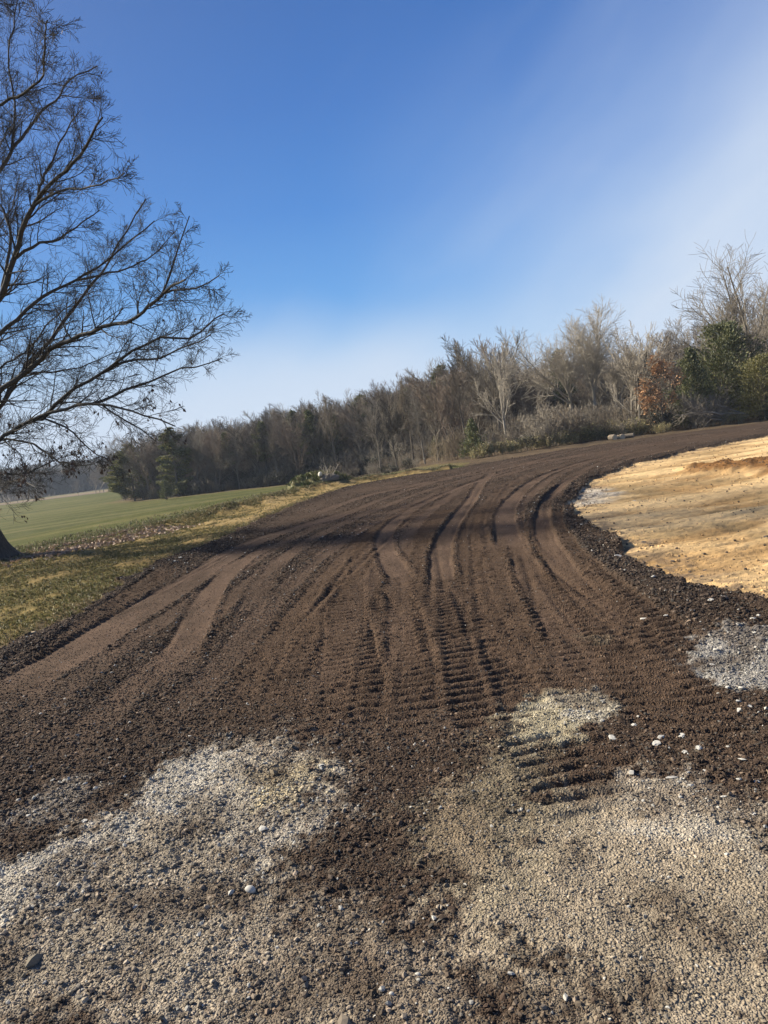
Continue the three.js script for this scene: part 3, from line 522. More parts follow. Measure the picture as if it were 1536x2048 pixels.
// many small leaf faces: each is two bent triangles
class Leaves {
  constructor() { this.p = []; this.c = []; this.i = []; }
  leaf(p, dir, len, wid, R, tint) {
    const s = V3(R() - 0.5, R() - 0.5, R() - 0.5).cross(dir).normalize(), n = s.clone().cross(dir), b = this.p.length / 3;
    const e = p.clone().addScaledVector(dir, len), m = p.clone().addScaledVector(dir, len * 0.5).addScaledVector(n, len * 0.12);
    const l = m.clone().addScaledVector(s, wid / 2), r = m.clone().addScaledVector(s, -wid / 2);
    for (const v of [p, l, e, r]) { this.p.push(v.x, v.y, v.z); this.c.push(...tint); }
    this.i.push(b, b + 1, b + 2, b, b + 2, b + 3);
  }
  geo() { const g = new THREE.BufferGeometry(); g.setAttribute('position', new THREE.Float32BufferAttribute(this.p, 3)); g.setAttribute('color', new THREE.Float32BufferAttribute(this.c, 3)); g.setIndex(this.i); g.computeVertexNormals(); return g; }
}
const leafy = (t = 0.2) => new THREE.MeshPhysicalMaterial({ vertexColors: true, roughness: 0.85, transmission: t, thickness: 0, side: THREE.DoubleSide });
const LEAFY = leafy(0.25), DRY = leafy(0.15);

// ---- the big bare tree at the left edge
{
  const R = rng(5), T = [new Tubes(), new Tubes()], root = thing('bare_oak_tree', 'large spreading bare tree with few dead leaves, left edge of the grass strip', 'tree', [0, 0, 0]);
  const pv = (l) => l.map((q) => V3(...q));
  const base = [[-9.42,0.06,-16.7]][0];
  root.position.set(base[0], land(base[0], -base[2]) - 0.05, base[2]);
  const off = root.position.clone();
  const bend = (l, dz) => pv(l).map((v, i, a) => { const t = i / (a.length - 1), k = 1 + (dz * (0.35 * Math.min(1, t * 0 + 1) + 0.65 * t * t)) / 17; const c = V3(0, 1.6, 0); return v.sub(c).multiplyScalar(k).add(c).sub(off); });   // each limb leans nearer or farther at its own place
  const smooth = (pts, step) => { const c = new THREE.CatmullRomCurve3(pts, false, 'centripetal'), n = Math.max(4, Math.round(c.getLength() / step)); return Array.from({ length: n + 1 }, (_, i) => c.getPoint(i / n)); };
  // trunk with flared foot
  const trunk = smooth(bend([[-9.42,0.03,-16.7],[-9.41,0.33,-16.7],[-9.42,0.75,-16.7],[-9.44,1.7,-16.7],[-9.48,3.11,-16.7],[-9.48,4.72,-16.7],[-9.39,6.51,-16.7],[-9.29,8.27,-16.7],[-9.13,10.41,-16.7],[-8.95,12.08,-16.7],[-8.72,13.71,-16.7],[-8.37,15.09,-16.7]], 0), 0.12);
  {
    const S = 20, P = [], I = [], U = [], L = trunk.length;
    for (let i = 0; i < L; i++) {
      const h = trunk[i].y - trunk[0].y, r0 = Math.max(0.05 * (1 - h / 20), 0.4 * Math.exp(-h / 2.6));
      for (let s = 0; s <= S; s++) {
        const t = (s / S) * Math.PI * 2, flare = 0.34 * Math.exp(-h / 0.32) * (0.75 + 0.5 * Math.cos(t * 5 + 0.6) ** 2) + 0.03 * Math.cos(t * 3 + h * 0.6) + 0.02 * (vn(s % S, h * 4, 3) - 0.5);
        const r = Math.max(0.04, r0) + flare * (h < 6 ? 1 : 0.4); P.push(trunk[i].x + r * Math.cos(t), trunk[i].y - (i ? 0 : 0.15), trunk[i].z + r * Math.sin(t)); U.push((s / S) * 2, h / 1.5);
      }
    }
    for (let i = 1; i < L; i++) for (let s = 0; s < S; s++) { const a = (i - 1) * (S + 1) + s, b = i * (S + 1) + s; I.push(a, b, a + 1, a + 1, b, b + 1); }
    const g = new THREE.BufferGeometry(); g.setAttribute('position', new THREE.Float32BufferAttribute(P, 3)); g.setAttribute('uv', new THREE.Float32BufferAttribute(U, 2)); g.setIndex(I); g.computeVertexNormals();
    const m = BARK.oak.clone(); m.bumpMap = barkTex; m.bumpScale = 0.03; part('trunk', g, m, root);
  }
  // two unseen leaders added beside the thinned trunk to spread its shadow
  for (const q of [-1.9, 1.9]) {
    const st = trunk.filter((p) => p.y - trunk[0].y > 1.5).map((p) => { const h = p.y - trunk[0].y - 1.5; return p.clone().add(V3(0.12 * q * Math.sin(h * 0.5), 0, q * (1 - Math.exp(-h / 2.2)))); });
    const L = new Tubes(); L.tube(st, st.map((_, i) => 0.17 * (1 - 0.8 * i / st.length)), 8); part('limb', L.geo(), BARK.oak, root);
  }
  // limbs traced from the tree: [line, foot radius, depth lean, kids]
  const limbs = [
    [[[-9.52,2.3,-16.7],[-9.05,2.57,-16.7],[-8.66,2.8,-16.7],[-8.19,2.99,-16.7],[-7.73,3.21,-16.7],[-7.01,3.31,-16.7],[-6.38,3.34,-16.7],[-5.86,3.22,-16.7],[-5.31,2.98,-16.7],[-4.59,2.59,-16.7]], 0.07, -3.5, -1],
    [[[-9.67,3.36,-16.7],[-9.07,3.12,-16.7],[-8.53,3.54,-16.7],[-7.95,4.19,-16.7],[-7.31,4.72,-16.7],[-6.68,5.33,-16.7],[-6.13,5.9,-16.7],[-5.67,6.29,-16.7],[-5.3,6.77,-16.7],[-4.5,7.7,-16.7]], 0.1, 4.5, -1],
    [[[-9.65,3.25,-16.7],[-9.06,3.5,-16.7],[-8.47,3.88,-16.7],[-7.6,4.38,-16.7],[-7.05,4.73,-16.7],[-6.44,4.89,-16.7],[-5.8,5.04,-16.7],[-5.16,5.14,-16.7],[-4.74,5.4,-16.7],[-4.23,5.75,-16.7],[-3.87,5.85,-16.7]], 0.09, -5, -1],
    [[[-9.58,4.5,-16.7],[-8.88,4.82,-16.7],[-8.24,5.17,-16.7],[-7.59,5.59,-16.7],[-7.04,5.93,-16.7],[-6.56,6.06,-16.7],[-5.9,6.32,-16.7],[-5.1,6.78,-16.7],[-4.34,7.25,-16.7]], 0.085, 2, -1],
    [[[-7.95,3.06,-16.6],[-7.55,3.16,-16.6],[-7.18,3.4,-16.5],[-6.62,3.7,-16.4],[-5.82,4.01,-16.3],[-5.12,4.35,-16.2],[-4.46,4.52,-16.1],[-3.81,4.42,-16],[-3.31,4.64,-15.9],[-2.94,4.79,-15.8]], 0.06, -1.5, 0],
    [[[-6.38,3.32,-16.5],[-5.94,3.42,-16.6],[-5.52,3.59,-16.7],[-5.04,3.7,-16.8],[-4.45,3.9,-16.9],[-3.87,3.96,-17],[-3.37,4.06,-17.1]], 0.042, 1.5, 0],
    [[[-5.63,4.07,-16.2],[-5.17,4.09,-16],[-4.67,4.03,-15.8],[-4.2,4.06,-15.6],[-3.66,4.18,-15.4],[-3.17,4.28,-15.2]], 0.034, -1.5, 4],
    [[[-9.49,2.18,-16.7],[-9,2.53,-16.6],[-8.56,2.76,-16.5],[-7.67,2.54,-16.2],[-7.08,2.13,-15.9],[-6.64,1.97,-15.7],[-6.09,1.93,-15.5]], 0.04, -2, -1],
    [[[-9.48,1.76,-16.7],[-8.64,1.97,-16.4],[-7.97,1.93,-16.2],[-7.16,2.14,-16],[-6.5,2.23,-15.8]], 0.03, 2.5, -1],
    [[[-7.56,3.13,-16.6],[-7.14,2.93,-16.5],[-6.79,2.69,-16.4],[-6.54,2.37,-16.3],[-6.23,2.1,-16.2],[-5.94,1.93,-16.1]], 0.025, -1, 0],
    [[[-6.18,3.29,-16.4],[-5.78,3.01,-16.3],[-5.37,2.71,-16.2],[-4.92,2.28,-16.1]], 0.022, 1.2, 0],
    [[[-9.62,5.08,-16.7],[-8.89,5.44,-16.7],[-8.11,5.95,-16.7],[-7.73,6.62,-16.7],[-7.38,7.31,-16.7],[-6.96,7.96,-16.7],[-6.44,8.37,-16.7],[-5.94,8.67,-16.7],[-5.52,9.16,-16.7],[-5.15,9.59,-16.7]], 0.1, -3.5, -1],
    [[[-6.86,7.84,-16.4],[-6.68,8.13,-16.4],[-6.57,8.42,-16.5],[-6.2,9.09,-16.6],[-5.88,9.53,-16.7],[-5.61,9.89,-16.8]], 0.04, 2, 11],
    [[[-7.58,6.72,-16.6],[-7.13,7.05,-16.8],[-6.69,7.2,-17],[-6.22,7.51,-17.2],[-5.77,7.86,-17.4]], 0.045, 2.5, 11],
    [[[-6.94,7.76,-16.4],[-6.53,7.82,-16.2],[-6.07,7.84,-16],[-5.42,7.76,-15.7],[-4.89,7.69,-15.4],[-4.45,7.73,-15.2]], 0.035, -2, 11],
    [[[-9.33,8.06,-16.7],[-8.5,8.29,-16.7],[-7.63,8.73,-16.7],[-7.24,9.19,-16.7],[-6.8,9.57,-16.7],[-6.45,9.89,-16.7],[-6.07,10.13,-16.7],[-5.72,10.47,-16.7],[-5.09,10.65,-16.7]], 0.07, 3.5, -1],
    [[[-7.31,9.15,-16.7],[-7.18,9.54,-16.7],[-7.07,10.1,-16.7],[-7,11.22,-16.7],[-6.74,11.9,-16.7],[-6.57,12.43,-16.7],[-6.37,13.13,-16.7]], 0.035, 2, 15],
    [[[-9.19,9.45,-16.7],[-8.1,9.86,-16.7],[-7.38,10.13,-16.7],[-6.79,10.32,-16.7],[-6.32,10.65,-16.7],[-6.16,11.41,-16.7],[-6.05,11.74,-16.7]], 0.045, -4.5, -1],
    [[[-6.26,10.65,-17.6],[-5.97,10.62,-17.8],[-5.57,10.6,-18]], 0.015, 1.5, 15],
    [[[-4.09,4.95,-14.6],[-3.96,5.03,-14.6],[-3.64,5.42,-14.5],[-3.32,6.01,-14.4],[-3.07,6.42,-14.3]], 0.03, 1, 2],
    [[[-3.84,5.08,-14.5],[-3.43,5.08,-14.3],[-3,5,-14.1],[-2.59,5.18,-14]], 0.025, -1, 19],
    [[[-6.44,6.2,-17.8],[-5.71,6.61,-18],[-5.02,6.93,-18.3],[-4.34,7.58,-18.6]], 0.035, 2.5, 3],
    [[[-8.1,6.02,-16.7],[-7.87,7.48,-17.2],[-8.23,8.68,-17.6],[-8.2,9.75,-18],[-7.84,10.58,-18.4]], 0.045, 3, 11],
    [[[-9.11,10.52,-16.7],[-8.04,11.45,-16.7],[-7.26,12.09,-16.7],[-6.69,12.86,-16.7],[-6.24,13.53,-16.7]], 0.06, -2, -1],
    [[[-9.45,5.51,-16.7],[-8.71,6.43,-16.7],[-8.11,7.25,-16.7],[-7.55,7.85,-16.7],[-7.2,8.57,-16.7]], 0.05, 5.5, -1],
    [[[-9.44,1.34,-16.7],[-8.99,1.6,-16.5],[-8.51,1.75,-16.3],[-8.01,1.76,-16.1],[-7.6,1.58,-15.9]], 0.022, -3, -1],
    [[[-8.04,4.22,-16.9],[-7.52,4.26,-17.3],[-6.95,4.35,-17.7],[-6.34,4.59,-18],[-5.75,4.85,-18.4]], 0.03, 2.5, 1],
    [[[-9.69,3.25,-16.7],[-9.17,3.88,-16.7],[-8.48,4.45,-16.9],[-8.01,4.86,-17.4],[-7.51,5.6,-17.9],[-7.05,6.04,-18.3],[-6.57,6.28,-18.8]], 0.045, 5, -1],
    [[[-8.19,10.62,-16.7],[-7.44,11.7,-16.7],[-6.83,12.67,-16.7]], 0.04, -2, -1],
  ];
  const P = { seg: [8, 5, 4, 3], wig: [0.2, 0.34, 0.42, 0.5], trop: [0.03, 0.045, 0.035, 0.03], kids: [9, 8, 5, 0], from: [0.15, 0.12, 0.1, 0], ang: [0.72, 0.78, 0.85, 0.7], ratio: [0.66, 0.66, 0.62, 0.5], thin: [0.42, 0.5, 0.6, 0.6], sides: [6, 5, 3, 3], rmin: 0.0032, tip: 0.3 };
  const tips = [], low = [], twigs = [T[1], T[1], T[1], T[1]];
  const made = [];
  limbs.forEach(([l, r, dz, par], k) => {
    const line = bend(l, dz);
    if (par >= 0) {                                                     // a side limb starts where its parent limb passes
      const eye = V3(0, 1.6, 0), s0 = line[0].clone().add(off).sub(eye), dir = s0.clone().normalize(); let best = -1, at = null;
      for (const q of made[par]) { const v = q.clone().add(off).sub(eye), c = v.clone().normalize().dot(dir); if (c > best) { best = c; at = v; } }
      const k0 = at.length() / s0.length(); for (const v of line) v.add(off).sub(eye).multiplyScalar(k0).add(eye).sub(off);
      line[0].copy(at).add(eye).sub(off);
    }
    const pts = smooth(line, 0.3); made.push(pts); const n = pts.length - 1, len = n * 0.3, rad = pts.map((_, i) => 0.68 * r * (1 - 0.82 * i / n) + 0.005), dirs = pts.map((_, i) => pts[Math.min(n, i + 1)].clone().sub(pts[Math.max(0, i - 1)]).normalize());
    for (const q of pts) { q.x += (R() - 0.5) * 0.05; q.y += (R() - 0.5) * 0.05; q.z += (R() - 0.5) * 0.05; }
    const L = new Tubes(); L.tube(pts, rad, 8); part('limb', L.geo(), BARK.oak, root);
    const into = [0, 7, 8, 9, 10, 25].includes(k) ? low : tips;
    branch(twigs, R, pts, rad, dirs, 0.75 + 0.085 * len, 0, P, into, Math.round(len * 4.2));
  });
  // the side of the crown that lies outside the picture
  for (let k = 0; k < 5; k++) {
    const i = Math.floor(trunk.length * (0.3 + 0.62 * (k / 5))), d = V3(-0.8 - 0.3 * R(), 0.45 + 0.4 * R(), (R() - 0.5) * 1.6).normalize();
    grow(twigs, R, trunk[i], d, 4.2 - 0.25 * k, 0.06, 0, { ...P, kids: [12, 7, 4, 0] }, tips);
  }
  part('branches', T[1].geo(), BARK.oak, root);
  const L = new Leaves(), dead = () => { const b = 0.6 + 0.8 * R(); return [0.075 * b, 0.046 * b, 0.03 * b]; };
  for (const [p, d] of low) if (R() < 0.035) for (let j = 0; j < 1 + R() * 2.6; j++) L.leaf(p.clone().add(V3(R() - 0.5, R() - 0.5, R() - 0.5).multiplyScalar(0.12)), V3(R() - 0.5, -0.7 - R() * 0.5, R() - 0.5).add(d.clone().multiplyScalar(0.4)).normalize(), 0.06 + 0.045 * R(), 0.035 + 0.025 * R(), R, dead());
  for (const [p, d] of tips) if (R() < 0.0012) L.leaf(p.clone(), V3(R() - 0.5, -0.8, R() - 0.5).normalize(), 0.09, 0.05, R, dead());
  part('dead_leaves', L.geo(), DRY, root);
  console.log('oak', T[1].i.length / 3, tips.length, low.length);
}

// ---- bare trees of the wood: a few grown kinds, set out one by one
function bareTree(seed, H, P, opt = {}) {                               // returns { trunk, crown } geometries, foot at the origin
  const R = rng(seed), A = new Tubes(), B = new Tubes();
  const stems = opt.stems ?? 1;
  for (let s = 0; s < stems; s++) {
    const lean = opt.lean ?? [0, 0], d = V3(lean[0] + (R() - 0.5) * (opt.splay ?? 0.06), 1, lean[1] + (R() - 0.5) * (opt.splay ?? 0.06)).normalize();
    grow([A, B], R, V3((R() - 0.5) * 0.2 * (stems - 1), -0.15, (R() - 0.5) * 0.2 * (stems - 1)), d, H * (0.85 + 0.15 * R()), (opt.girth ?? 0.014) * H, 0, P, opt.tips);
  }
  return { trunk: A.geo(), crown: B.geo(), tris: (A.i.length + B.i.length) / 3 };
}
const K = (o) => ({ seg: [9, 6, 4, 2], wig: [0.1, 0.28, 0.4, 0.5], trop: [0.02, 0.09, 0.08, 0.05], kids: [17, 8, 5, 0], from: [0.3, 0.2, 0.15, 0], ang: [0.75, 0.6, 0.6, 0.6], ratio: [0.42, 0.5, 0.5, 0.5], thin: [0.45, 0.55, 0.6, 0.6], sides: [6, 4, 3, 3], rmin: 0.015, tip: 0.2, ...o });
const kinds = [
  [bareTree(11, 5.2, K({ seg: [4, 8, 5, 2], kids: [9, 13, 11, 0], from: [0.5, 0.2, 0.15, 0], ang: [0.6, 0.5, 0.6, 0.6], trop: [0.02, 0.04, 0.03, 0.02], ratio: [1.95, 0.36, 0.5, 0.5], thin: [0.6, 0.5, 0.6, 0.6], tip: 0.3 }), { girth: 0.03 }), BARK.grey, 'grey bare tree with a rounded twiggy crown at the woodland edge'],
  [bareTree(12, 12.5, K({ trop: [0.02, 0.16, 0.12, 0.08], ang: [0.6, 0.45, 0.5, 0.5], kids: [20, 8, 5, 0], from: [0.38, 0.2, 0.15, 0] }), { lean: [-0.05, 0] }), BARK.brown, 'brown bare tree with steep upright branches at the woodland edge'],
  [bareTree(13, 11, K({ kids: [14, 9, 6, 0], from: [0.2, 0.15, 0.1, 0], ratio: [0.55, 0.5, 0.5, 0.5] }), { stems: 2, splay: 0.4 }), BARK.red, 'reddish bare tree forked low into spreading stems at the woodland edge'],
  [bareTree(14, 5.6, K({ seg: [4, 8, 5, 2], kids: [8, 13, 11, 0], from: [0.6, 0.2, 0.15, 0], ang: [0.5, 0.5, 0.6, 0.6], trop: [0.02, 0.05, 0.03, 0.02], ratio: [1.9, 0.36, 0.5, 0.5], thin: [0.6, 0.5, 0.6, 0.6], tip: 0.3 }), { girth: 0.026 }), BARK.dark, 'slender dark bare tree with a high crown at the woodland edge'],
  [bareTree(15, 10, K({ from: [0.12, 0.1, 0.1, 0], kids: [22, 9, 5, 0], ang: [0.95, 0.6, 0.6, 0.6], ratio: [0.38, 0.5, 0.5, 0.5] })), BARK.grey, 'low grey bare tree branched to the ground at the woodland edge'],
];
console.log('kinds', kinds.map((k) => k[0].tris).join());
const protos = kinds.map(([g, m, label], k) => {
  const t = new THREE.Group(); part('trunk', g.trunk, m, t); part('crown', g.crown, m, t); return t;
});
const TREES = ['bare_ash_tree', 'bare_poplar_tree', 'bare_elm_tree', 'bare_birch_tree', 'bare_hawthorn_tree'];
function copyTree(k, x, f, scale, turn, label, group) {
  const o = protos[k].clone(); o.name = numbered('bare_tree'); o.position.set(x, land(x, f), -f); o.rotation.y = turn; o.scale.set(scale * 1.05, scale, scale * 1.05); scene.add(o);
  return tag(o, label ?? kinds[k][2], 'bare tree', group ?? 'bare trees along the woodland edge: ' + ['rounded grey', 'upright brown', 'forked reddish', 'slender dark', 'low grey'][k]);
}
{
  const R = rng(31);
  // [distance along the edge, how far in]
  const edge = WOOD_EDGE.map((p) => p), cum = [0]; for (let i = 1; i < edge.length; i++) cum.push(cum[i - 1] + Math.hypot(edge[i][0] - edge[i - 1][0], edge[i][1] - edge[i - 1][1]));
  const along = (s) => { let i = 1; while (i < edge.length - 1 && cum[i] < s) i++; const t = (s - cum[i - 1]) / (cum[i] - cum[i - 1]); return [mix(edge[i - 1][0], edge[i][0], t), mix(edge[i - 1][1], edge[i][1], t)]; };
  const total = cum[cum.length - 1];
  for (let row = 0; row < 3; row++) for (let s = 1.5 + row; s < total - 8; s += 2.6 + 1.5 * R()) {
    const [x, f] = along(s), k = [0, 0, 2, 3, 4, 0, 1, 3][(R() * 8) | 0], rad = Math.hypot(x, f), push = 1 + (1 + row * 4 + R() * 3) / rad;
    if (s < 9 && row < 1) continue; if (f < 70) continue;
    const px = 768 + (x / f) * 1431, zone = px < 370 ? 'among the pines at the left end of the wood' : px < 480 ? 'just right of the pines above the green field' : px < 590 ? 'left of the grassy mound' : px < 720 ? 'behind the grassy mound' : px < 850 ? 'right of the grassy mound past the road' : 'left of the pale two-stemmed tree';
    const label = ['nearest', 'second-row', 'third-row'][row] + ' ' + ['grey rounded', 'brown upright', 'reddish forked', 'slender dark', 'low grey'][k] + ' bare tree ' + zone;
    copyTree(k, x * push, f * push, 0.74 + 0.26 * R() + 0.03 * row, R() * 6.28, label, label);
  }
  // deeper wood behind, one mass
  const list = kinds.map(() => []), M = new THREE.Matrix4(), Q = new THREE.Quaternion(), S = new THREE.Vector3();
  for (let i = 0; i < 2600; i++) {
    const x = -52 + 150 * R(), f = 45 + 105 * R(); if (!inside(woodPoly, x, f)) continue;
    const a = Math.atan2(x, f); if (a > 0.66) continue;
    const d = toLine([...edge, ...ROAD_L.slice(10)], x, f); if (d < 11) continue; if (x > 6 && f < 92 + 4 * R()) continue; if (d > 42 && f > 70 && R() < 0.6) continue;
    const sc = (0.78 + 0.3 * R()) * (1 - 0.18 * ss(8, 20, x));
    list[[0, 2, 3, 0][(R() * 4) | 0]].push(M.clone().compose(V3(x, land(x, f), -f), Q.setFromAxisAngle(UP, R() * 6.28), S.set(sc, sc, sc)));
  }
  list.forEach((l, k) => {
    if (!l.length) return;
    const g = mergeGeometries([kinds[k][0].trunk, kinds[k][0].crown]), im = new THREE.InstancedMesh(g, kinds[k][1], l.length); im.name = numbered('deep_wood'); im.castShadow = im.receiveShadow = true;
    l.forEach((m, i) => im.setMatrixAt(i, m)); im.userData = { kind: 'stuff', label: 'depth of the bare winter wood behind its front trees', category: 'wood' }; scene.add(im); console.log('deep', l.length);
  });
}

// ---- evergreens
function evergreen(seed, H, W, { shape = 'pine', tones, n = 5000, leaf = 0.3, lift = 0 }) {
  const R = rng(seed), A = new Tubes(), B = new Tubes(), L = new Leaves();
  A.tube([V3(0, -0.2, 0), V3(0.05, H * 0.5, 0.03), V3(0, H * 0.94, 0)], [H * 0.02, H * 0.013, 0.03], 7);
  const whorl = shape === 'pine' ? 46 : 90;
  for (let k = 0; k < whorl; k++) {
    const t = (k + R()) / whorl, h = H * (0.03 + lift + (0.96 - lift) * t);
    const prof = shape === 'pine' ? Math.pow(Math.sin(Math.PI * clamp(0.12 + 0.86 * Math.pow(t, 0.8))), 0.75) * (1 - 0.28 * t) : shape === 'cone' ? 1 - 0.93 * t : Math.pow(1 - t * t, 0.6);
    const reach = W * prof * (0.6 + 0.6 * R()), az = R() * 6.28, d = V3(Math.cos(az), shape === 'pine' ? 0.1 + 0.35 * t : 0.3 + 0.4 * t, Math.sin(az)).normalize(), p = V3(0, h, 0), pts = [p], rad = [0.05 * (1 - t) + 0.012];
    const q = p.clone(), dd = d.clone(); for (let i = 1; i <= 4; i++) { dd.y += shape === 'pine' ? 0.06 : 0.03; dd.normalize(); q.addScaledVector(dd, reach / 4); pts.push(q.clone()); rad.push(rad[0] * (1 - i / 4.5)); }
    B.tube(pts, rad, 3);
    const m = Math.round((n / whorl) * (0.35 + prof));
    for (let j = 0; j < m; j++) {
      const u = 0.25 + 0.8 * Math.sqrt(R()), i = Math.min(3, Math.floor(u * 4)), c = pts[i].clone().lerp(pts[Math.min(4, i + 1)], Math.min(1, u * 4 - i)), sp = reach * 0.24 + 0.12;
      c.add(V3((R() - 0.5) * 2 * sp, (R() - 0.5) * sp * (shape === 'pine' ? 0.7 : 1.6), (R() - 0.5) * 2 * sp));
      const dir = V3(c.x * 0.5 + (R() - 0.5) * 1.4, 0.5 * (R() - 0.2) + (shape === 'pine' ? 0 : 0.5), c.z * 0.5 + (R() - 0.5) * 1.4).normalize(), b = 0.65 + 0.7 * R(), tone = tones[(R() * tones.length) | 0];
      L.leaf(c, dir, leaf * (0.6 + 0.7 * R()), leaf * (0.28 + 0.2 * R()), R, tone.map((v) => v * b));
    }
  }
  return { trunk: A.geo(), branches: B.geo(), foliage: L.geo() };
}
const PINE = [[0.13, 0.14, 0.04], [0.16, 0.16, 0.045], [0.09, 0.105, 0.034], [0.22, 0.19, 0.05]], CEDAR = [[0.095, 0.11, 0.036], [0.12, 0.13, 0.04], [0.065, 0.08, 0.03], [0.16, 0.15, 0.05]], OLIVEGREEN = [[0.16, 0.145, 0.035], [0.11, 0.11, 0.028], [0.18, 0.155, 0.045]];
function placeEver(g, name, label, cat, x, f, scale = 1, turn = 0, m = BARK.brown, group) {
  const t = thing(name, label, cat, [x, land(x, f), -f], group); t.scale.setScalar(scale); t.rotation.y = turn;
  part('trunk', g.trunk, m, t); part('branches', g.branches, m, t); part('foliage', g.foliage, LEAFY, t); return t;
}
const [pA, pB] = [[-42.88,124],[-32.05,113]];
placeEver(evergreen(61, 9.8, 4.0, { tones: PINE, n: 22000, leaf: 0.4 }), 'pine_tree', 'broad green pine standing at the left end of the wood, lit on its left side', 'pine tree', ...pA);
placeEver(evergreen(62, 10.8, 3.1, { tones: PINE, n: 19000, leaf: 0.4 }), 'pine_tree', 'taller green pine half hidden among grey trees, second from the left end of the wood', 'pine tree', ...pB);
const pineG = evergreen(63, 11.5, 2.2, { tones: CEDAR, n: 5000, leaf: 0.4, lift: 0.35 });
for (const [[x, f], s, l] of [[[[-12.38,112]][0], 0.95, 'dark evergreen among the bare trees, left of the grassy mound'], [[[-1.47,112]][0], 1.02, 'dark round-topped pine rising above the middle of the wood'], [[[9.05,96]][0], 0.86, 'dark evergreen in the wood left of the pale two-stemmed tree'], [[[25.13,94]][0], 0.95, 'dark evergreen behind the left of the two tall pale trees']])
  placeEver(pineG, 'pine_tree', l, 'pine tree', x, f, s, s * 9, BARK.dark);
for (const [px, d, sc, l] of [[470, 112, 0.78, 'dark evergreen showing low between grey trees right of the pines'], [545, 110, 0.85, 'dark evergreen deep in the wood midway between the pines and the mound'], [640, 106, 0.9, 'dark evergreen in the wood straight behind the grassy mound'], [690, 105, 0.8, 'dark evergreen in the wood just right of the grassy mound'], [760, 104, 0.86, 'dark evergreen in the wood below the round-topped pine'], [840, 98, 0.85, 'dark evergreen at the back of the open leaf floor'], [915, 92, 0.95, 'dark evergreen in the wood behind the pale tan brushy bush']])
  placeEver(pineG, 'pine_tree', l, 'pine tree', ((px - 768) / 1431) * d, d, sc, px, BARK.dark);
const cedarG = evergreen(64, 3.2, 1.3, { shape: 'cone', tones: CEDAR, n: 3000, leaf: 0.2 });
placeEver(cedarG, 'cedar_tree', 'small dark green cedar beside the road below the pale two-stemmed tree', 'cedar', ...[[6.42,47]][0], 0.78, 1);
placeEver(cedarG, 'cedar_tree', 'very small dark cedar at the foot of the wood by the pines', 'cedar', ...[[-31.33,104]][0], 0.9, 2);
placeEver(cedarG, 'cedar_tree', 'small green cedar at the wood edge left of the tan brush', 'cedar', ...[[6.81,80]][0], 0.8, 3);
placeEver(evergreen(65, 7.6, 1.9, { shape: 'cone', tones: [[0.035, 0.045, 0.03], [0.05, 0.055, 0.04]], n: 5000, leaf: 0.26 }), 'cedar_tree', 'narrow blackish cedar standing behind the orange-leaved tree', 'cedar', ...[[28.77,74]][0]);
placeEver(evergreen(66, 7.4, 3.0, { shape: 'round', tones: CEDAR, n: 14000, leaf: 0.24 }), 'cedar_tree', 'wide dark green cedar in front of the large upright bare tree', 'cedar', ...[[27.82,56]][0]);
placeEver(evergreen(67, 5.8, 2.2, { shape: 'cone', tones: CEDAR, n: 9000, leaf: 0.22 }), 'cedar_tree', 'mid green cedar right of the orange-leaved tree', 'cedar', ...[[24.16,54]][0]);
placeEver(evergreen(68, 4.4, 1.9, { shape: 'round', tones: OLIVEGREEN, n: 10000, leaf: 0.17 }), 'evergreen_shrub', 'yellow-green evergreen shrub at the right edge beside the road', 'shrub', ...[[27.97,51]][0]);

// ---- the single bare trees on the right
function unique(g, name, label, x, f, m, cat = 'bare tree', ry = 0) { const t = thing(name, label, cat, [x, land(x, f), -f]); t.rotation.y = ry; part('trunk', g.trunk, m, t); part('crown', g.crown, m, t); return t; }
const vase = (o) => K({ seg: [8, 7, 4, 3], wig: [0.12, 0.2, 0.36, 0.45], trop: [0.03, 0.1, 0.08, 0.05], kids: [15, 11, 6, 0], from: [0.28, 0.16, 0.12, 0], ang: [0.8, 0.52, 0.6, 0.6], ratio: [0.74, 0.42, 0.45, 0.5], thin: [0.68, 0.52, 0.5, 0.6], sides: [7, 5, 3, 3], rmin: 0.013, tip: 0.18, ...o });
const dome = (H, o) => [H * 0.42, K({ seg: [5, 10, 6, 3], wig: [0.08, 0.17, 0.3, 0.4], trop: [0.02, 0.035, 0.025, 0.015], kids: [9, 17, 13, 0], from: [0.62, 0.22, 0.15, 0], ang: [0.6, 0.68, 0.75, 0.7], ratio: [1.75, 0.46, 0.5, 0.5], thin: [0.6, 0.5, 0.5, 0.6], sides: [8, 5, 3, 3], rmin: 0.01, tip: 0.3, ...o })];
unique(bareTree(71, ...dome(12.8, { kids: [11, 19, 14, 0] }), { lean: [-0.1, 0], girth: 0.05 }), 'bare_sycamore_tree', 'tall pale bare tree with a rounded crown, left of the tallest pair behind the road', ...[[19.23,68]][0], BARK.pale);
unique(bareTree(72, ...dome(13.6, { kids: [13, 19, 14, 0] }), { lean: [0.02, 0], girth: 0.05 }), 'bare_sycamore_tree', 'tallest pale bare tree with a dense rounded crown, left of the cut logs', ...[[20.53,66]][0], BARK.pale);
unique(bareTree(73, 7.4, vase({ kids: [11, 9, 6, 0], ang: [0.55, 0.5, 0.55, 0.5], ratio: [0.5, 0.45, 0.45, 0.5] }), { stems: 2, splay: 0.2, lean: [-0.08, 0] }), 'bare_sycamore_tree', 'pale two-stemmed bare tree standing alone above the brush by the road', ...[[10.95,60]][0], BARK.pale);
unique(bareTree(74, ...dome(10.4, {}), { lean: [0.03, 0], girth: 0.045 }), 'bare_sycamore_tree', 'grey bare tree with open crown just right of the tallest pale tree', ...[[25.79,76]][0], BARK.grey);
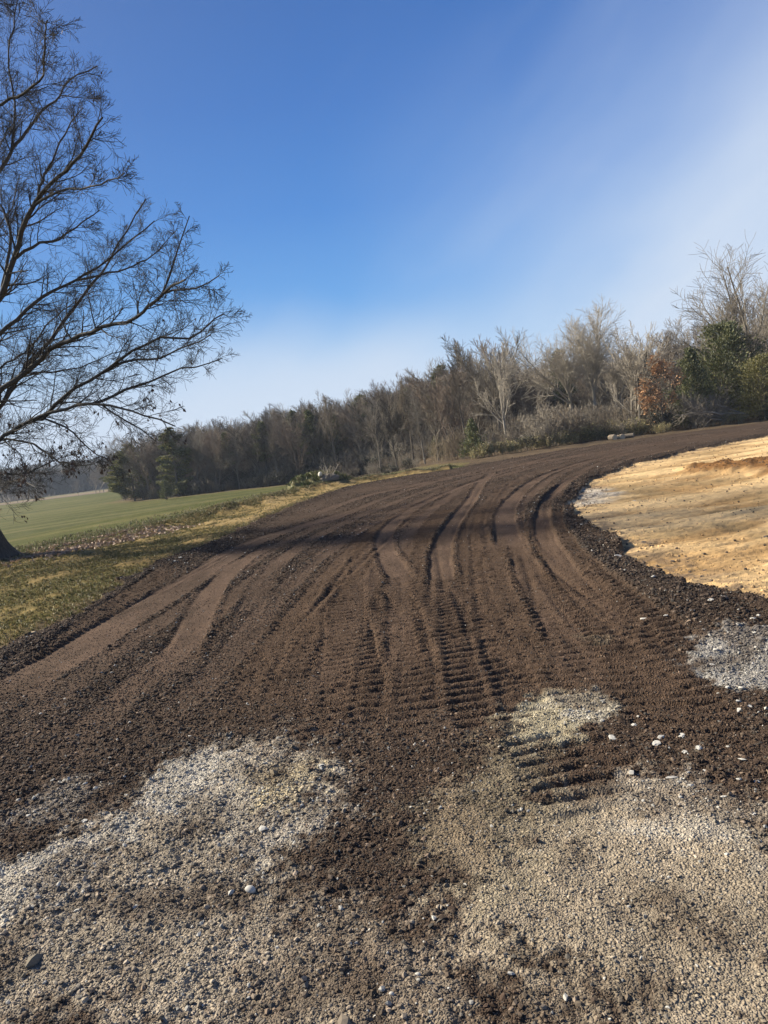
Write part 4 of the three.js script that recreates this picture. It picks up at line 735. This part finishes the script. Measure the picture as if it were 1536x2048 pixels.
unique(bareTree(75, ...dome(14.3, { kids: [17, 18, 13, 0], from: [0.3, 0.16, 0.15, 0], ang: [0.95, 0.65, 0.75, 0.7], rmin: 0.012 }), { girth: 0.055, splay: 0.02, lean: [0.03, 0] }), 'bare_oak_tree', 'large bare tree with many upright branches at the right edge behind the cedar', ...[[31.89,60]][0], BARK.grey);
unique(bareTree(76, 6, vase({ kids: [12, 8, 6, 0] }), { stems: 2, splay: 0.3 }), 'bare_sapling', 'thin pale sapling with two stems behind the cut logs', ...[[19.47,54]][0], BARK.pale);
unique(bareTree(77, 5.5, vase({ kids: [12, 8, 6, 0] }), { lean: [0.05, 0] }), 'bare_sapling', 'thin grey sapling right of the cut logs, left of the orange-leaved tree', ...[[19.26,52]][0], BARK.grey);
// background bare trees on the right
{
  const R = rng(41);
  for (const [px, d, k, s, l] of [[806, 74, 3, 0.74, 'dark slender bare tree standing on the open leaf floor right of the mound'], [772, 80, 0, 0.8, 'grey bare tree at the left of the open leaf floor'], [838, 76, 1, 0.74, 'brown upright bare tree on the open leaf floor, second from the dark slender one'], [862, 72, 4, 0.72, 'low grey bare tree at the right of the open leaf floor'], [890, 70, 0, 0.72, 'rounded grey bare tree behind the pale tan brushy bush'], [922, 68, 2, 0.7, 'reddish forked bare tree behind the small dark cedar'], [950, 66, 1, 0.66, 'upright brown bare tree left of the pale two-stemmed tree'], [1030, 74, 4, 0.6, 'low grey bare tree just right of the pale two-stemmed tree'], [1075, 74, 4, 0.62, 'low grey bare tree above the tangled pale branches']])
    copyTree(k, ((px - 768) / 1431) * d, d, s, px, l, l);
  for (const [px, d, k, s] of [[968, 78, 0, 0.7], [1045, 84, 3, 0.7], [1075, 80, 2, 0.66], [1100, 88, 0, 0.75], [1215, 92, 1, 0.8], [1255, 90, 0, 0.86], [1280, 84, 1, 0.8], [1320, 86, 0, 0.88], [1345, 82, 1, 0.86], [1372, 84, 0, 0.94], [1410, 80, 2, 0.94], [1440, 82, 0, 1.1], [1475, 76, 1, 1.05], [1500, 80, 0, 1.1], [1530, 78, 2, 1.1], [1560, 74, 0, 1.1], [1345, 60, 4, 0.72]].map((q) => [...q])) {
    const u = (px - 768) / 1420 / Math.cos(0.122), x = u * d * 1.01, f = d;
    const where = px < 1000 ? 'behind the pale two-stemmed tree' : px < 1110 ? 'between the two-stemmed tree and the tall pale trees' : px < 1270 ? 'right of the tall pale trees' : px < 1350 ? 'above the orange-leaved tree' : px < 1480 ? 'above the wide dark cedar' : 'behind the large upright tree at the right edge', label = ['grey', 'upright brown', 'reddish forked', 'slender dark', 'low grey'][k] + ' bare tree in the background ' + where;
    copyTree(k, x, f, s * (0.94 + 0.1 * R()), R() * 6.28, label, label);
  }
}
// orange-leaved young beech
{
  const tips = [], g = bareTree(78, 4.6, vase({ kids: [16, 8, 5, 0], from: [0.1, 0.1, 0.1, 0], ang: [0.8, 0.6, 0.6, 0.6], ratio: [0.4, 0.5, 0.5, 0.5], trop: [0.02, 0.05, 0.04, 0.02] }), { tips }), R = rng(8), L = new Leaves();
  for (const [p, d] of tips) for (let j = 0; j < 4; j++) { const b = 0.6 + 0.8 * R(); L.leaf(p.clone().add(V3(R() - 0.5, R() - 0.5, R() - 0.5).multiplyScalar(0.35)), V3(R() - 0.5, -0.5, R() - 0.5).add(d).normalize(), 0.13 + 0.07 * R(), 0.08, R, [0.46 * b, 0.26 * b, 0.125 * b]); }
  const t = unique(g, 'beech_tree', 'young tree still covered in orange-brown dead leaves, beside the road', ...[[20.55,51]][0], BARK.brown, 'tree'); part('dead_leaves', L.geo(), DRY, t);
}

// ---------------------------------------------------------------- undergrowth, shrubs and brush
function brushGeo(seed, H, W, stems, leaves, tones, rm = 0.008) {
  const R = rng(seed), B = new Tubes(), L = new Leaves(), tips = [];
  const P = { seg: [5, 4, 3], wig: [0.3, 0.4, 0.5], trop: [0.0, 0.03, 0.02], kids: [7, 4, 0], from: [0.25, 0.2, 0], ang: [0.6, 0.6, 0.6], ratio: [0.5, 0.5, 0.5], thin: [0.6, 0.7, 0.7], sides: [3, 3, 3], rmin: rm, tip: 0.4 };
  for (let i = 0; i < stems; i++) { const a = R() * 6.28, d = V3(Math.cos(a) * 0.6 * R(), 1, Math.sin(a) * 0.6 * R()).normalize(); grow([B, B, B], R, V3((R() - 0.5) * W, -0.1, (R() - 0.5) * W), d, H * (0.6 + 0.5 * R()), 0.02, 0, P, tips); }
  for (const [p, d] of tips) for (let j = 0; j < leaves; j++) { if (leaves < 1 && R() > leaves) continue; const t = tones[(R() * tones.length) | 0], b = 0.6 + 0.8 * R(); L.leaf(p.clone().add(V3(R() - 0.5, R() - 0.7, R() - 0.5).multiplyScalar(0.45)), V3(R() - 0.5, R() - 0.3, R() - 0.5).normalize(), 0.12 + 0.08 * R(), 0.06 + 0.03 * R(), R, t.map((v) => v * b)); }
  return [B.geo(), L.p.length ? L.geo() : null];
}
const GREENBROWN = [[0.26, 0.225, 0.085], [0.2, 0.185, 0.07], [0.32, 0.255, 0.125]], TANB = [[0.2, 0.16, 0.09], [0.15, 0.125, 0.07]], DARKG = [[0.03, 0.037, 0.018], [0.04, 0.045, 0.022], [0.045, 0.038, 0.025]];
const twigTan = bark(0.2, 0.16, 0.11);
{
  const R = rng(90), M = new THREE.Matrix4(), Q = new THREE.Quaternion(), S = new THREE.Vector3();
  const sets = [[brushGeo(201, 2.2, 1.6, 12, 0, TANB, 0.012), BARK.brown, []], [brushGeo(202, 1.7, 1.6, 12, 2, DARKG, 0.01), BARK.dark, []], [brushGeo(203, 2.4, 1.4, 10, 0, TANB, 0.014), BARK.grey, []]];
  const edge = [...WOOD_EDGE];
  for (let i = 0; i < 6500; i++) {
    const x = -52 + 140 * R(), f = 42 + 95 * R(); if (!inside(floorPoly, x, f) || Math.abs(Math.atan2(x, f)) > 0.66) continue;
    const d = toLine([...FLOOR_EDGE, ...ROAD_L.slice(10)], x, f), deep = inside(woodPoly, x, f); if (d > 55 || (!deep && R() < 0.55)) continue; if (x > 3.5 && d < 6) continue;
    const k = R() < (x > 4 ? 0.06 : 0.42) ? 1 : R() < 0.5 ? 0 : 2, sc = deep ? 0.5 + 0.7 * R() + (d > 4 && x < 4 ? 0.5 : 0) : 0.3 + 0.45 * R();
    sets[k][2].push(M.clone().compose(V3(x, land(x, f), -f), Q.setFromAxisAngle(UP, R() * 6.28), S.set(sc, sc, sc)));
  }
  for (const [[b, l], m, list] of sets) {
    for (const [geo, mm] of [[b, m], [l, LEAFY]]) if (geo && list.length) {
      const im = new THREE.InstancedMesh(geo, mm, list.length); im.name = numbered('undergrowth'); im.castShadow = im.receiveShadow = true; list.forEach((q, i) => im.setMatrixAt(i, q));
      im.userData = { kind: 'stuff', label: 'tangled undergrowth on the floor of the wood', category: 'undergrowth' }; scene.add(im);
    }
    console.log('undergrowth', list.length);
  }
}
{
  const kinds2 = [[brushGeo(211, 1.5, 1.6, 16, 2, GREENBROWN), twigTan], [brushGeo(212, 1.2, 2.0, 20, 3, GREENBROWN), twigTan], [brushGeo(213, 2.0, 1.6, 20, 0, TANB, 0.007), twigTan]];
  const pro = kinds2.map(([[b, l], m]) => { const t = new THREE.Group(); part('stems', b, m, t); if (l) part('foliage', l, LEAFY, t); return t; });
  const R = rng(95);
  const put = (k, px, d, s, label) => { const u = (px - 768) / 1431, o = pro[k].clone(); o.name = numbered(k === 2 ? 'bare_bush' : 'roadside_bush'); o.position.set(u * d, land(u * d, d), -d); o.rotation.y = R() * 6.28; o.scale.setScalar(s * 0.8); scene.add(o); tag(o, label, 'bush', k === 2 ? undefined : label); };
  put(2, 925, 50, 1.3, 'pale tan brushy bush beside the road, left of the small dark cedar');
  put(2, 895, 53, 1.1, 'smaller tan bush at the wood edge next to the pale tan brushy bush');
  for (const [px, d, k, s, l] of [[978, 46, 1, 0.8, 'green-brown bush beside the road right of the small dark cedar'], [1005, 47, 0, 0.8, 'green-brown bush at the foot of the pale two-stemmed tree'], [1035, 47, 1, 0.7, 'low bush beside the road under the tangled branches'], [1065, 48, 0, 0.75, 'low bush beside the road under the tangled branches'], [1095, 49, 1, 0.8, 'low bush beside the road under the tangled branches'],
    [1125, 49, 0, 0.9, 'green-brown bush in front of the tall pale trees'], [1150, 50, 1, 0.9, 'green-brown bush in front of the tall pale trees'], [1175, 51, 0, 1, 'green-brown bush in front of the tall pale trees'], [1203, 51, 1, 1, 'green-brown bush left of the cut logs'], [1225, 52, 0, 1.05, 'green-brown bush left of the cut logs'],
    [1250, 52, 1, 0.95, 'green-brown bush behind the cut logs'], [1270, 53, 0, 1, 'green-brown bush behind the cut logs'], [1292, 52, 1, 1, 'green-brown bush between the cut logs and the orange-leaved tree'], [1345, 50, 1, 0.6, 'low bush between the orange-leaved tree and the fallen branches'], [1490, 50, 0, 0.8, 'low bush between the fallen branches and the yellow-green shrub'], [1205, 62, 0, 1.0, 'taller bush deeper under the tall pale trees'], [1090, 58, 0, 1.0, 'taller bush deeper under the tangled branches'], [1260, 60, 1, 1.0, 'taller bush deeper behind the thin saplings']]) put(k, px, d, s, l);
  for (let i = 0; i < 26; i++) { const px = 965 + 24 * i * 0.95, d = 60 + 14 * R(); put(2, px, d, 0.6 + 0.3 * R(), ['grey-tan bare bush in the thicket below the two-stemmed tree', 'grey-tan bare bush in the thicket below the tall pale trees', 'grey-tan bare bush in the thicket behind the orange-leaved tree', 'grey-tan bare bush in the thicket behind the fallen branches'][Math.min(3, (i / 6.5) | 0)]); const o = scene.children[scene.children.length - 1]; o.userData.group = o.userData.label; }
  // dropped branches
  const tangle = (seed, n, L, spread, flat) => { const R2 = rng(seed), B = new Tubes(), P = { seg: [7, 5, 3], wig: [0.3, 0.5, 0.6], trop: [0, 0.02, 0.02], kids: [7, 5, 0], from: [0.2, 0.2, 0], ang: [0.7, 0.7, 0.6], ratio: [0.5, 0.5, 0.5], thin: [0.5, 0.6, 0.7], sides: [5, 4, 3], rmin: 0.01, tip: 0.25 };
    for (let i = 0; i < n; i++) { const a = Math.PI + (R2() - 0.5) * 1.6; grow([B, B, B], R2, V3((R2() - 0.2) * spread, 0.1 + flat * R2(), (R2() - 0.5) * spread * 0.5), V3(Math.cos(a), 0.15 + 0.3 * R2(), Math.sin(a) * 0.6).normalize(), L * (0.6 + 0.6 * R2()), 0.05, 0, P); } return B.geo(); };
  const at2 = (px, d) => { const u = (px - 768) / 1431; return [u * d, land(u * d, d), -d]; };
  single('fallen_branches', tangle(301, 7, 2.8, 2.4, 0.8), BARK.grey, 'heap of pale grey fallen branches beside the road in front of the cedars', 'fallen branches', at2(1455, 49.5));
  single('fallen_branches', tangle(302, 8, 3.0, 2.2, 0.6), BARK.pale, 'pale tangled low branches at the foot of the left tall pale tree', 'fallen branches', at2(1125, 53));
  single('broken_limb', tangle(303, 2, 5.5, 1, 1.6), BARK.grey, 'long grey broken limb leaning out through the cedars', 'broken limb', at2(1490, 53).map((v, i) => v + (i === 1 ? 0.8 : 0)));
}
// cut logs beside the road
{
  const end = new THREE.MeshStandardMaterial({ roughness: 0.9 }); end.color.setRGB(0.52, 0.4, 0.25);
  const R = rng(17);
  [[1243, 47.2, 0.21, 0.5, 0.3, 'pale cut log end, leftmost of the short pile beside the road'], [1254, 47.4, 0.17, 0.6, 0.1, 'smaller cut log in the middle of the short pile beside the road'], [1262, 47.2, 0.19, 0.55, -0.2, 'cut log with a pale end, third in the short pile beside the road'], [1271, 47.6, 0.17, 0.9, 1.1, 'dark weathered log turned sideways, rightmost of the short pile']].forEach(([px, d, r, len, turn, label]) => {
    const u = (px - 768) / 1431, t = thing('cut_log', label, 'log', [u * d, land(u * d, d) + r * 0.85, -d]); t.rotation.y = turn;
    const bodyG = new THREE.CylinderGeometry(r, r * 0.95, len, 14, 3, true), p = bodyG.attributes.position; for (let i = 0; i < p.count; i++) { const k = 1 + 0.06 * Math.sin(Math.atan2(p.getZ(i), p.getX(i)) * 3 + px); p.setX(i, p.getX(i) * k); p.setZ(i, p.getZ(i) * k); } bodyG.rotateX(Math.PI / 2); bodyG.computeVertexNormals();
    part('bark', bodyG, BARK.brown, t);
    for (const s of [1, -1]) { const c = new THREE.CylinderGeometry(r * 0.93, r * 0.95, 0.03, 14); c.rotateX(Math.PI / 2); c.translate(0, 0, s * (len / 2)); part('cut_end', c, px === 1271 ? BARK.grey : end, t); }
  });
}
// grassy spoil mound with a pale boulder and broken sticks, past the far edge of the road
const TUFT = (() => { const R = rng(3), L = new Leaves(); for (let i = 0; i < 9; i++) { const a = R() * 6.28, d = V3(Math.cos(a) * 0.55 * R(), 1, Math.sin(a) * 0.55 * R()).normalize(); L.leaf(V3((R() - 0.5) * 0.5, -0.05, (R() - 0.5) * 0.5), d, 0.6 + 0.6 * R(), 0.09 + 0.05 * R(), R, [0.75 + 0.4 * R(), 0.75 + 0.4 * R(), 0.75 + 0.4 * R()]); } return L.geo(); })();
{
  const at2 = (px, d) => { const u = (px - 768) / 1431; return [u * d, land(u * d, d), -d]; };
  const R = rng(44), pos = at2(645, 32.4), g = new THREE.SphereGeometry(1, 48, 20, 0, Math.PI * 2, 0, Math.PI / 2), p = g.attributes.position, c = [];
  for (let i = 0; i < p.count; i++) { const x = p.getX(i), y = p.getY(i), z = p.getZ(i), k = 1 + 0.5 * (fbm(x * 2.5 + 5, z * 2.5 + y, 4, 6) - 0.5); p.setXYZ(i, x * 1.35 * k, (y > 0.01 ? y * 0.62 * k : -0.3), z * 0.8 * k); const m = fbm(x * 6, z * 6, 3, 9); c.push(...mix3([0.1, 0.1, 0.035], [0.25, 0.21, 0.1], m)); }
  g.setAttribute('color', new THREE.Float32BufferAttribute(c, 3)); g.computeVertexNormals();
  const t = thing('grass_mound', 'low mound of earth overgrown with green grass at the far edge of the road', 'mound', pos);
  part('earth', g, new THREE.MeshStandardMaterial({ vertexColors: true, roughness: 0.95 }), t);
  const n = 420, gm = [], col = [[0.16, 0.16, 0.05], [0.26, 0.22, 0.1], [0.1, 0.11, 0.035]];
  for (let i = 0; i < n; i++) { const j = (R() * p.count) | 0; if (p.getY(j) < 0.02) continue; const q = TUFT.clone(), s = 0.12 + 0.12 * R(), cc = col[(R() * 3) | 0]; const ca = q.attributes.color; for (let k = 0; k < ca.count; k++) ca.setXYZ(k, ca.getX(k) * cc[0], ca.getY(k) * cc[1], ca.getZ(k) * cc[2]); q.rotateY(R() * 6.28); q.scale(s * 1.4, s, s * 1.4); q.translate(p.getX(j) + (R() - 0.5) * 0.1, p.getY(j) - 0.01, p.getZ(j) + (R() - 0.5) * 0.1); gm.push(q); }
  const gr = part('grass', mergeGeometries(gm), LEAFY, t); gr.userData.kind = 'stuff';
  const wm = new THREE.MeshStandardMaterial({ roughness: 0.9 }); wm.color.setRGB(0.6, 0.58, 0.5);
  const rock = stoneGeo(901, 1, 0.8, 0.25); rock.scale(0.11, 0.15, 0.1);
  single('boulder', rock, wm, 'pale whitish boulder at the right shoulder of the grassy mound', 'boulder', (([x, y, z]) => [x, y + 0.6, z + 0.35])(at2(651, 32.2)));
  const rock2 = stoneGeo(902, 2, 0.7, 0.14); rock2.scale(0.36, 0.3, 0.25);
  single('boulder', rock2, BARK.grey, 'dark grey boulder right of the pale one beside the grassy mound', 'boulder', (([x, y, z]) => [x, y + 0.38, z + 0.1])(at2(668, 32)));
  const B = new Tubes(), P = { seg: [5, 4], wig: [0.4, 0.5], trop: [0, 0.02], kids: [5, 0], from: [0.2, 0], ang: [0.7, 0.6], ratio: [0.5, 0.5], thin: [0.6, 0.7], sides: [4, 3], rmin: 0.008, tip: 0.3 };
  for (let i = 0; i < 9; i++) grow([B, B], R, V3((R() - 0.5) * 0.5, 0.25, (R() - 0.5) * 0.4), V3(R() - 0.4, 0.5 + R() * 0.5, R() - 0.5).normalize(), 0.5 + 0.5 * R(), 0.022, 0, P);
  single('broken_sticks', B.geo(), BARK.pale, 'tangle of pale broken sticks on top of the grassy mound', 'sticks', (([x, y, z]) => [x, y + 0.15, z + 0.2])(at2(664, 32)));
}
// ---------------------------------------------------------------- grass, leaf litter, clods
{
  const R = rng(55), M = new THREE.Matrix4(), Q = new THREE.Quaternion(), S = new THREE.Vector3(), col = new THREE.Color(), E = new THREE.Euler();
  const stuff = (name, geo, m, list, label, category) => { const im = new THREE.InstancedMesh(geo, m, list.length); im.name = numbered(name); im.castShadow = im.receiveShadow = true; list.forEach(([x, y, z, sx, sy, ry, rx, c], i) => { im.setMatrixAt(i, M.compose(V3(x, y, z), Q.setFromEuler(E.set(rx, ry, 0)), S.set(sx, sy, sx))); im.setColorAt(i, col.setRGB(...c)); }); im.userData = { kind: 'stuff', label, category }; scene.add(im); console.log(name, list.length); };
  const verge = [], crest = [];
  for (let i = 0; i < 130000; i++) {
    const f = 6 + 27 * R(), x = -13 + 13 * R() + Math.max(0, f - 20) * 0.3, g = ground(x, f, false); if (g.cls !== 2) continue;
    const dC = toLine(crestLine, x, f), cover = ss(0.26, 0.1, g.c[0]), tall = ss(1.4, 0.2, dC);
    if (R() > 0.1 + 0.75 * cover) continue;
    const b = 0.8 + 0.7 * R(), dry = R() < 0.5, s = 0.016 + 0.035 * R() + 0.06 * tall * R();
    verge.push([x, g.h, -f, s * 1.3, s, R() * 6.28, (R() - 0.5) * 0.7, dry ? [0.27 * b, 0.2 * b, 0.085 * b] : [0.145 * b, 0.122 * b, 0.04 * b]]);
  }
  for (let i = 0; i < 12000; i++) {
    const t = R() * (CREST.length - 1), k = Math.floor(t), w = t - k, a = CREST[k], b2 = CREST[Math.min(k + 1, CREST.length - 1)], side = -0.4 + 4.5 * R() * R(), x = mix(a[0], b2[0], w) - side * 0.9, f = mix(a[1], b2[1], w) + side * 0.45, g = ground(x, f, false);
    if (g.cls !== 3 && g.cls !== 2) continue;
    const b = 0.7 + 0.8 * R(), s = 0.03 + 0.1 * R() * R() * R(); crest.push([x, g.h, -f, s * 1.2, s * 1.2, R() * 6.28, (R() - 0.5) * 0.6, R() < 0.6 ? [0.26 * b, 0.21 * b, 0.115 * b] : [0.13 * b, 0.128 * b, 0.05 * b]]);
  }
  stuff('verge_grass', TUFT, LEAFY, verge, 'short mossy grass tufts on the strip left of the road', 'grass');
  stuff('crest_grass', TUFT, LEAFY, crest, 'rough taller grass along the edge between strip and field', 'grass');
  const L = new Leaves(); L.leaf(V3(-0.5, 0, 0), V3(1, 0.15, 0), 1, 0.6, rng(2), [1, 1, 1]);
  const litter = [];
  for (let i = 0; i < 5500; i++) {
    const t = Math.pow(R(), 1.6) * 3.6, k = Math.floor(t), w = t - k, a = crestLine[k + 1], b2 = crestLine[Math.min(k + 2, crestLine.length - 1)], side = (R() + R() - 0.7) * 1.7, x = mix(a[0], b2[0], w) + side * 0.9, f = mix(a[1], b2[1], w) - side * 0.45, g = ground(x, f, false);
    if (g.cls !== 2 && g.cls !== 3) continue;
    const b = 0.6 + 0.9 * R(), s = 0.06 + 0.06 * R(); litter.push([x, g.h + 0.02 + 0.02 * R(), -f, s, s, R() * 6.28, (R() - 0.5) * 1.4, [0.3 * b, 0.21 * b, 0.145 * b]]);
  }
  stuff('leaf_litter', L.geo(), DRY, litter, 'fallen brown leaves scattered under the large tree and along the strip', 'leaves');
  const clods = [];
  for (let i = 0; i < 52000; i++) {
    const rad = 4.6 * Math.pow(9, R()), a = 0.1 + 0.95 * R(), x = rad * Math.sin(a), f = rad * Math.cos(a), g = ground(x, f, false); if (g.cls !== 1) continue;
    if (R() > 0.16 * ss(0.5, 0.75, fbm(x * 0.8, f * 0.8, 3, 222)) + 0.7 * g.loose) continue;
    const b = 0.65 + 0.6 * R(), s = Math.max(0.0035, 0.0007 * rad) * Math.pow(1 - R(), -0.45), dk = R() < 0.35; clods.push([x, g.h + 0.2 * s, -f, Math.min(s, 0.022), Math.min(s, 0.022), R() * 6.28, R(), dk ? [0.11 * b, 0.085 * b, 0.065 * b] : g.c.map((v) => v * b)]);
  }
  stuff('soil_clods', stoneGeo(330), dirty, clods, 'small clods and pebbles lying on the sandy soil', 'clods');
}
// ---------------------------------------------------------------- single stones one can point at
{
  const tone = { white: [0.41, 0.39, 0.345], grey: [0.26, 0.25, 0.235], dark: [0.07, 0.056, 0.048], tan: [0.42, 0.32, 0.2] }, R = rng(66);
  const mats = Object.fromEntries(Object.entries(tone).map(([k, c]) => { const m = new THREE.MeshStandardMaterial({ roughness: 0.9 }); m.color.setRGB(...c); return [k, m]; }));
  const geos = Array.from({ length: 7 }, (_, i) => stoneGeo(700 + i, i % 3 ? 0 : 1, i % 2 ? 0.3 : 0.42, 0.36)), smooth = (() => { const g = new THREE.SphereGeometry(1, 20, 14), p = g.attributes.position; for (let i = 0; i < p.count; i++) { const k = 1 + 0.1 * Math.sin(p.getX(i) * 2.1 + p.getY(i) * 1.3) + 0.05 * Math.sin(p.getZ(i) * 4); p.setXYZ(i, p.getX(i) * k, p.getY(i) * k * 0.62, p.getZ(i) * k * 0.68); } g.computeVertexNormals(); return g; })();
  const lay = (list, t, label, group, cat = 'stone', geo) => list.forEach(([x, f, d], i) => {
    const s = d / 2, m = single(cat === 'clod' ? 'earth_clod' : cat === 'pebble' ? 'pebble' : 'stone', geo ?? geos[(R() * 7) | 0], mats[t], Array.isArray(label) ? label[i] : label, cat, [x, ground(x, f).h + s * 0.16, -f], group);
    m.scale.setScalar(s * 0.92); m.rotation.set((R() - 0.5) * 0.5, geo ? -0.3 : R() * 6.28, (R() - 0.5) * 0.5);
  });
  lay([[-0.67,2.52,0.047]], 'white', 'smooth oval white pebble lying alone on the pale gravel in the left foreground', null, 'pebble', smooth);
  lay([[-0.69,2.95,0.041],[-0.48,3.5,0.038],[-0.56,3.8,0.035]], 'white', ['white angular stone on the pale gravel above the oval white pebble', 'white stone on dark gravel right of the pale gravel patch', 'white stone where the brown crawler prints meet the pale gravel'], null);
  lay([[-0.07,2,0.022],[-0.15,1.93,0.018]], 'white', 'small pale pebble lying on brown gravel at the bottom centre', 'pale pebbles at the bottom centre', 'pebble', smooth);
  lay([[-1.32,4.13,0.033],[-1.75,3.63,0.034],[-1.59,3.23,0.033],[-1.54,3.64,0.024],[-1.73,3.94,0.026]], 'white', 'small white stone on the dark gravel along the left pale gravel', 'white stones along the left pale gravel');
  lay([[1.22,3.37,0.047],[1.32,3.36,0.031],[1.17,3.3,0.041],[1.21,3.26,0.024],[1.26,3.19,0.027],[1.33,3.19,0.035],[1.15,3.54,0.031],[1,3.43,0.039]], 'white', 'white stone in the scattered cluster right of the pale tan gravel patch', 'white stones right of the tan gravel patch');
  lay([[1.46,3.04,0.037],[1.15,2.87,0.039],[1.36,2.88,0.025],[1.42,2.85,0.028],[0.96,3.05,0.038],[1.26,2.99,0.023],[1.28,2.62,0.023],[1.23,2.75,0.022]], 'white', 'white stone in the coarse dark gravel low at the right edge', 'white stones low at the right edge');
  lay([[1.87,3.85,0.045],[1.79,3.84,0.029],[1.75,3.65,0.031],[1.77,3.57,0.03],[1.7,3.54,0.036],[2.02,4.46,0.047],[1.91,4.28,0.031]], 'white', 'white stone beside the bright white gravel patch at the right', 'white stones beside the white gravel patch');
  lay([[1.91,5.39,0.071],[2.05,5.33,0.038]], 'white', ['long white stone lying on crawler prints right of the road centre', 'small white stone right of the long white stone on crawler prints'], null);
  lay([[2.61,6.17,0.063],[2.36,6.35,0.049],[2.61,5.6,0.045],[2.49,5.52,0.049],[2.64,5.1,0.038],[2.55,4.99,0.049],[2.51,4.79,0.036]], 'white', 'white stone on the dark gravel berm along the sandy soil', 'white stones on the berm by the sandy soil');
  lay([[2.47,7.64,0.115]], 'grey', 'grey rock on the berm where the sandy soil begins', null);
  lay([[1.11,2.97,0.042]], 'grey', 'grey-brown rock among white stones at the lower right', null);
  lay([[2.62,5.55,0.067]], 'dark', 'dark blocky rock beside white stones on the right-hand berm', null);
  lay([[-1.29,6.16,0.05]], 'dark', 'single dark clod on the smooth road left of the crawler prints', null, 'clod');
  lay([[-4.11,11.35,0.146]], 'dark', 'dark clod on the left road edge at the top of the mossy strip', null, 'clod');
  lay([[-4,7.71,0.081],[-4.11,9.59,0.097],[-4.26,8.8,0.063]], 'tan', ['tan stone on the left road edge near the picture border', 'tan stone on the left road edge below the dark clod', 'smaller tan stone on the left road edge between two others'], null);
  lay([[-3.64,12.33,0.082],[-3.63,11.96,0.062]], 'white', 'small white stone on the left road edge above the dark clod', 'white stones on the left road edge');
  lay([[3.21,8.85,0.067],[3.03,8.96,0.041],[3.12,6.98,0.05],[2.94,6.66,0.042],[3.03,7.55,0.047],[4.43,8.22,0.08]], 'dark', 'dark clod lying on the sandy soil', 'dark clods on the sandy soil', 'clod');
  lay([[4.67,13.15,0.089]], 'white', 'small white stone on the sandy soil near its rounded end', null);
}
// ---------------------------------------------------------------- far across the valley
{
  const R = rng(12), g = bareTree(81, 13, K({ seg: [6, 4, 3, 2], kids: [14, 6, 4, 0], rmin: 0.09, from: [0.12, 0.15, 0.15, 0], ratio: [0.5, 0.5, 0.5, 0.5], sides: [4, 3, 3, 3] })), geo = mergeGeometries([g.trunk, g.crown]);
  const gp = evergreen(82, 12, 3.4, { tones: [[0.05, 0.06, 0.035]], n: 900, leaf: 1.1 }).foliage, M = new THREE.Matrix4(), Q = new THREE.Quaternion(), S = new THREE.Vector3(), A = [], B = [];
  for (let i = 0; i < 5200; i++) {
    const r = 440 + 560 * R() * R(), a = -0.72 + 0.72 * R(), x = r * Math.sin(a), f = r * Math.cos(a), sc = 0.85 + 0.35 * R();
    if (vn(x * 0.012, f * 0.012, 300) < 0.16) continue;
    (vn(x * 0.02, f * 0.02, 301) > 0.7 && R() < 0.8 ? B : A).push(M.clone().compose(V3(x, land(x, f, true), -f), Q.setFromAxisAngle(UP, R() * 6.28), S.set(sc * 1.25, sc, sc * 1.25)));
  }
  for (const [ge, m, l, n] of [[geo, BARK.brown, A, 'far_wood'], [gp, LEAFY, B, 'far_pines']]) { const im = new THREE.InstancedMesh(ge, m, l.length); im.name = n; im.castShadow = im.receiveShadow = true; l.forEach((q, i) => im.setMatrixAt(i, q)); im.userData = { kind: 'stuff', label: n === 'far_wood' ? 'hazy bare wood covering the far hillside' : 'dark pines in the hazy far wood', category: 'wood' }; scene.add(im); }
  const t0 = new THREE.Group(); part('trunk', g.trunk, BARK.grey, t0); part('crown', g.crown, BARK.grey, t0);
  for (const [px, d, s] of [[20, 290, 0.75], [40, 300, 0.9], [95, 330, 0.6], [163, 310, 0.55], [198, 300, 0.8], [206, 285, 0.9], [214, 300, 0.85], [224, 290, 0.95]]) {
    const u = (px - 768) / 1431, o = t0.clone(); o.name = numbered('hedgerow_tree'); o.position.set(u * d, land(u * d, d, true), -d); o.rotation.y = R() * 6; o.scale.setScalar(s); scene.add(o);
    tag(o, px > 190 ? 'far hazy bare tree past the end of the green field, left of the pines' : ['far hazy bare tree across the valley nearest the left edge', 'far hazy bare tree across the valley, second from the left edge', 'small far bare tree midway across the valley hedgerow', 'small far bare tree, rightmost of the valley hedgerow'][[20, 40, 95, 163].indexOf(px)], 'tree', px > 190 ? 'far trees left of the pines' : undefined);
  }
}
scene.fog = new THREE.FogExp2(0xb0bccb, 0.0003);
renderer.render(scene, camera);
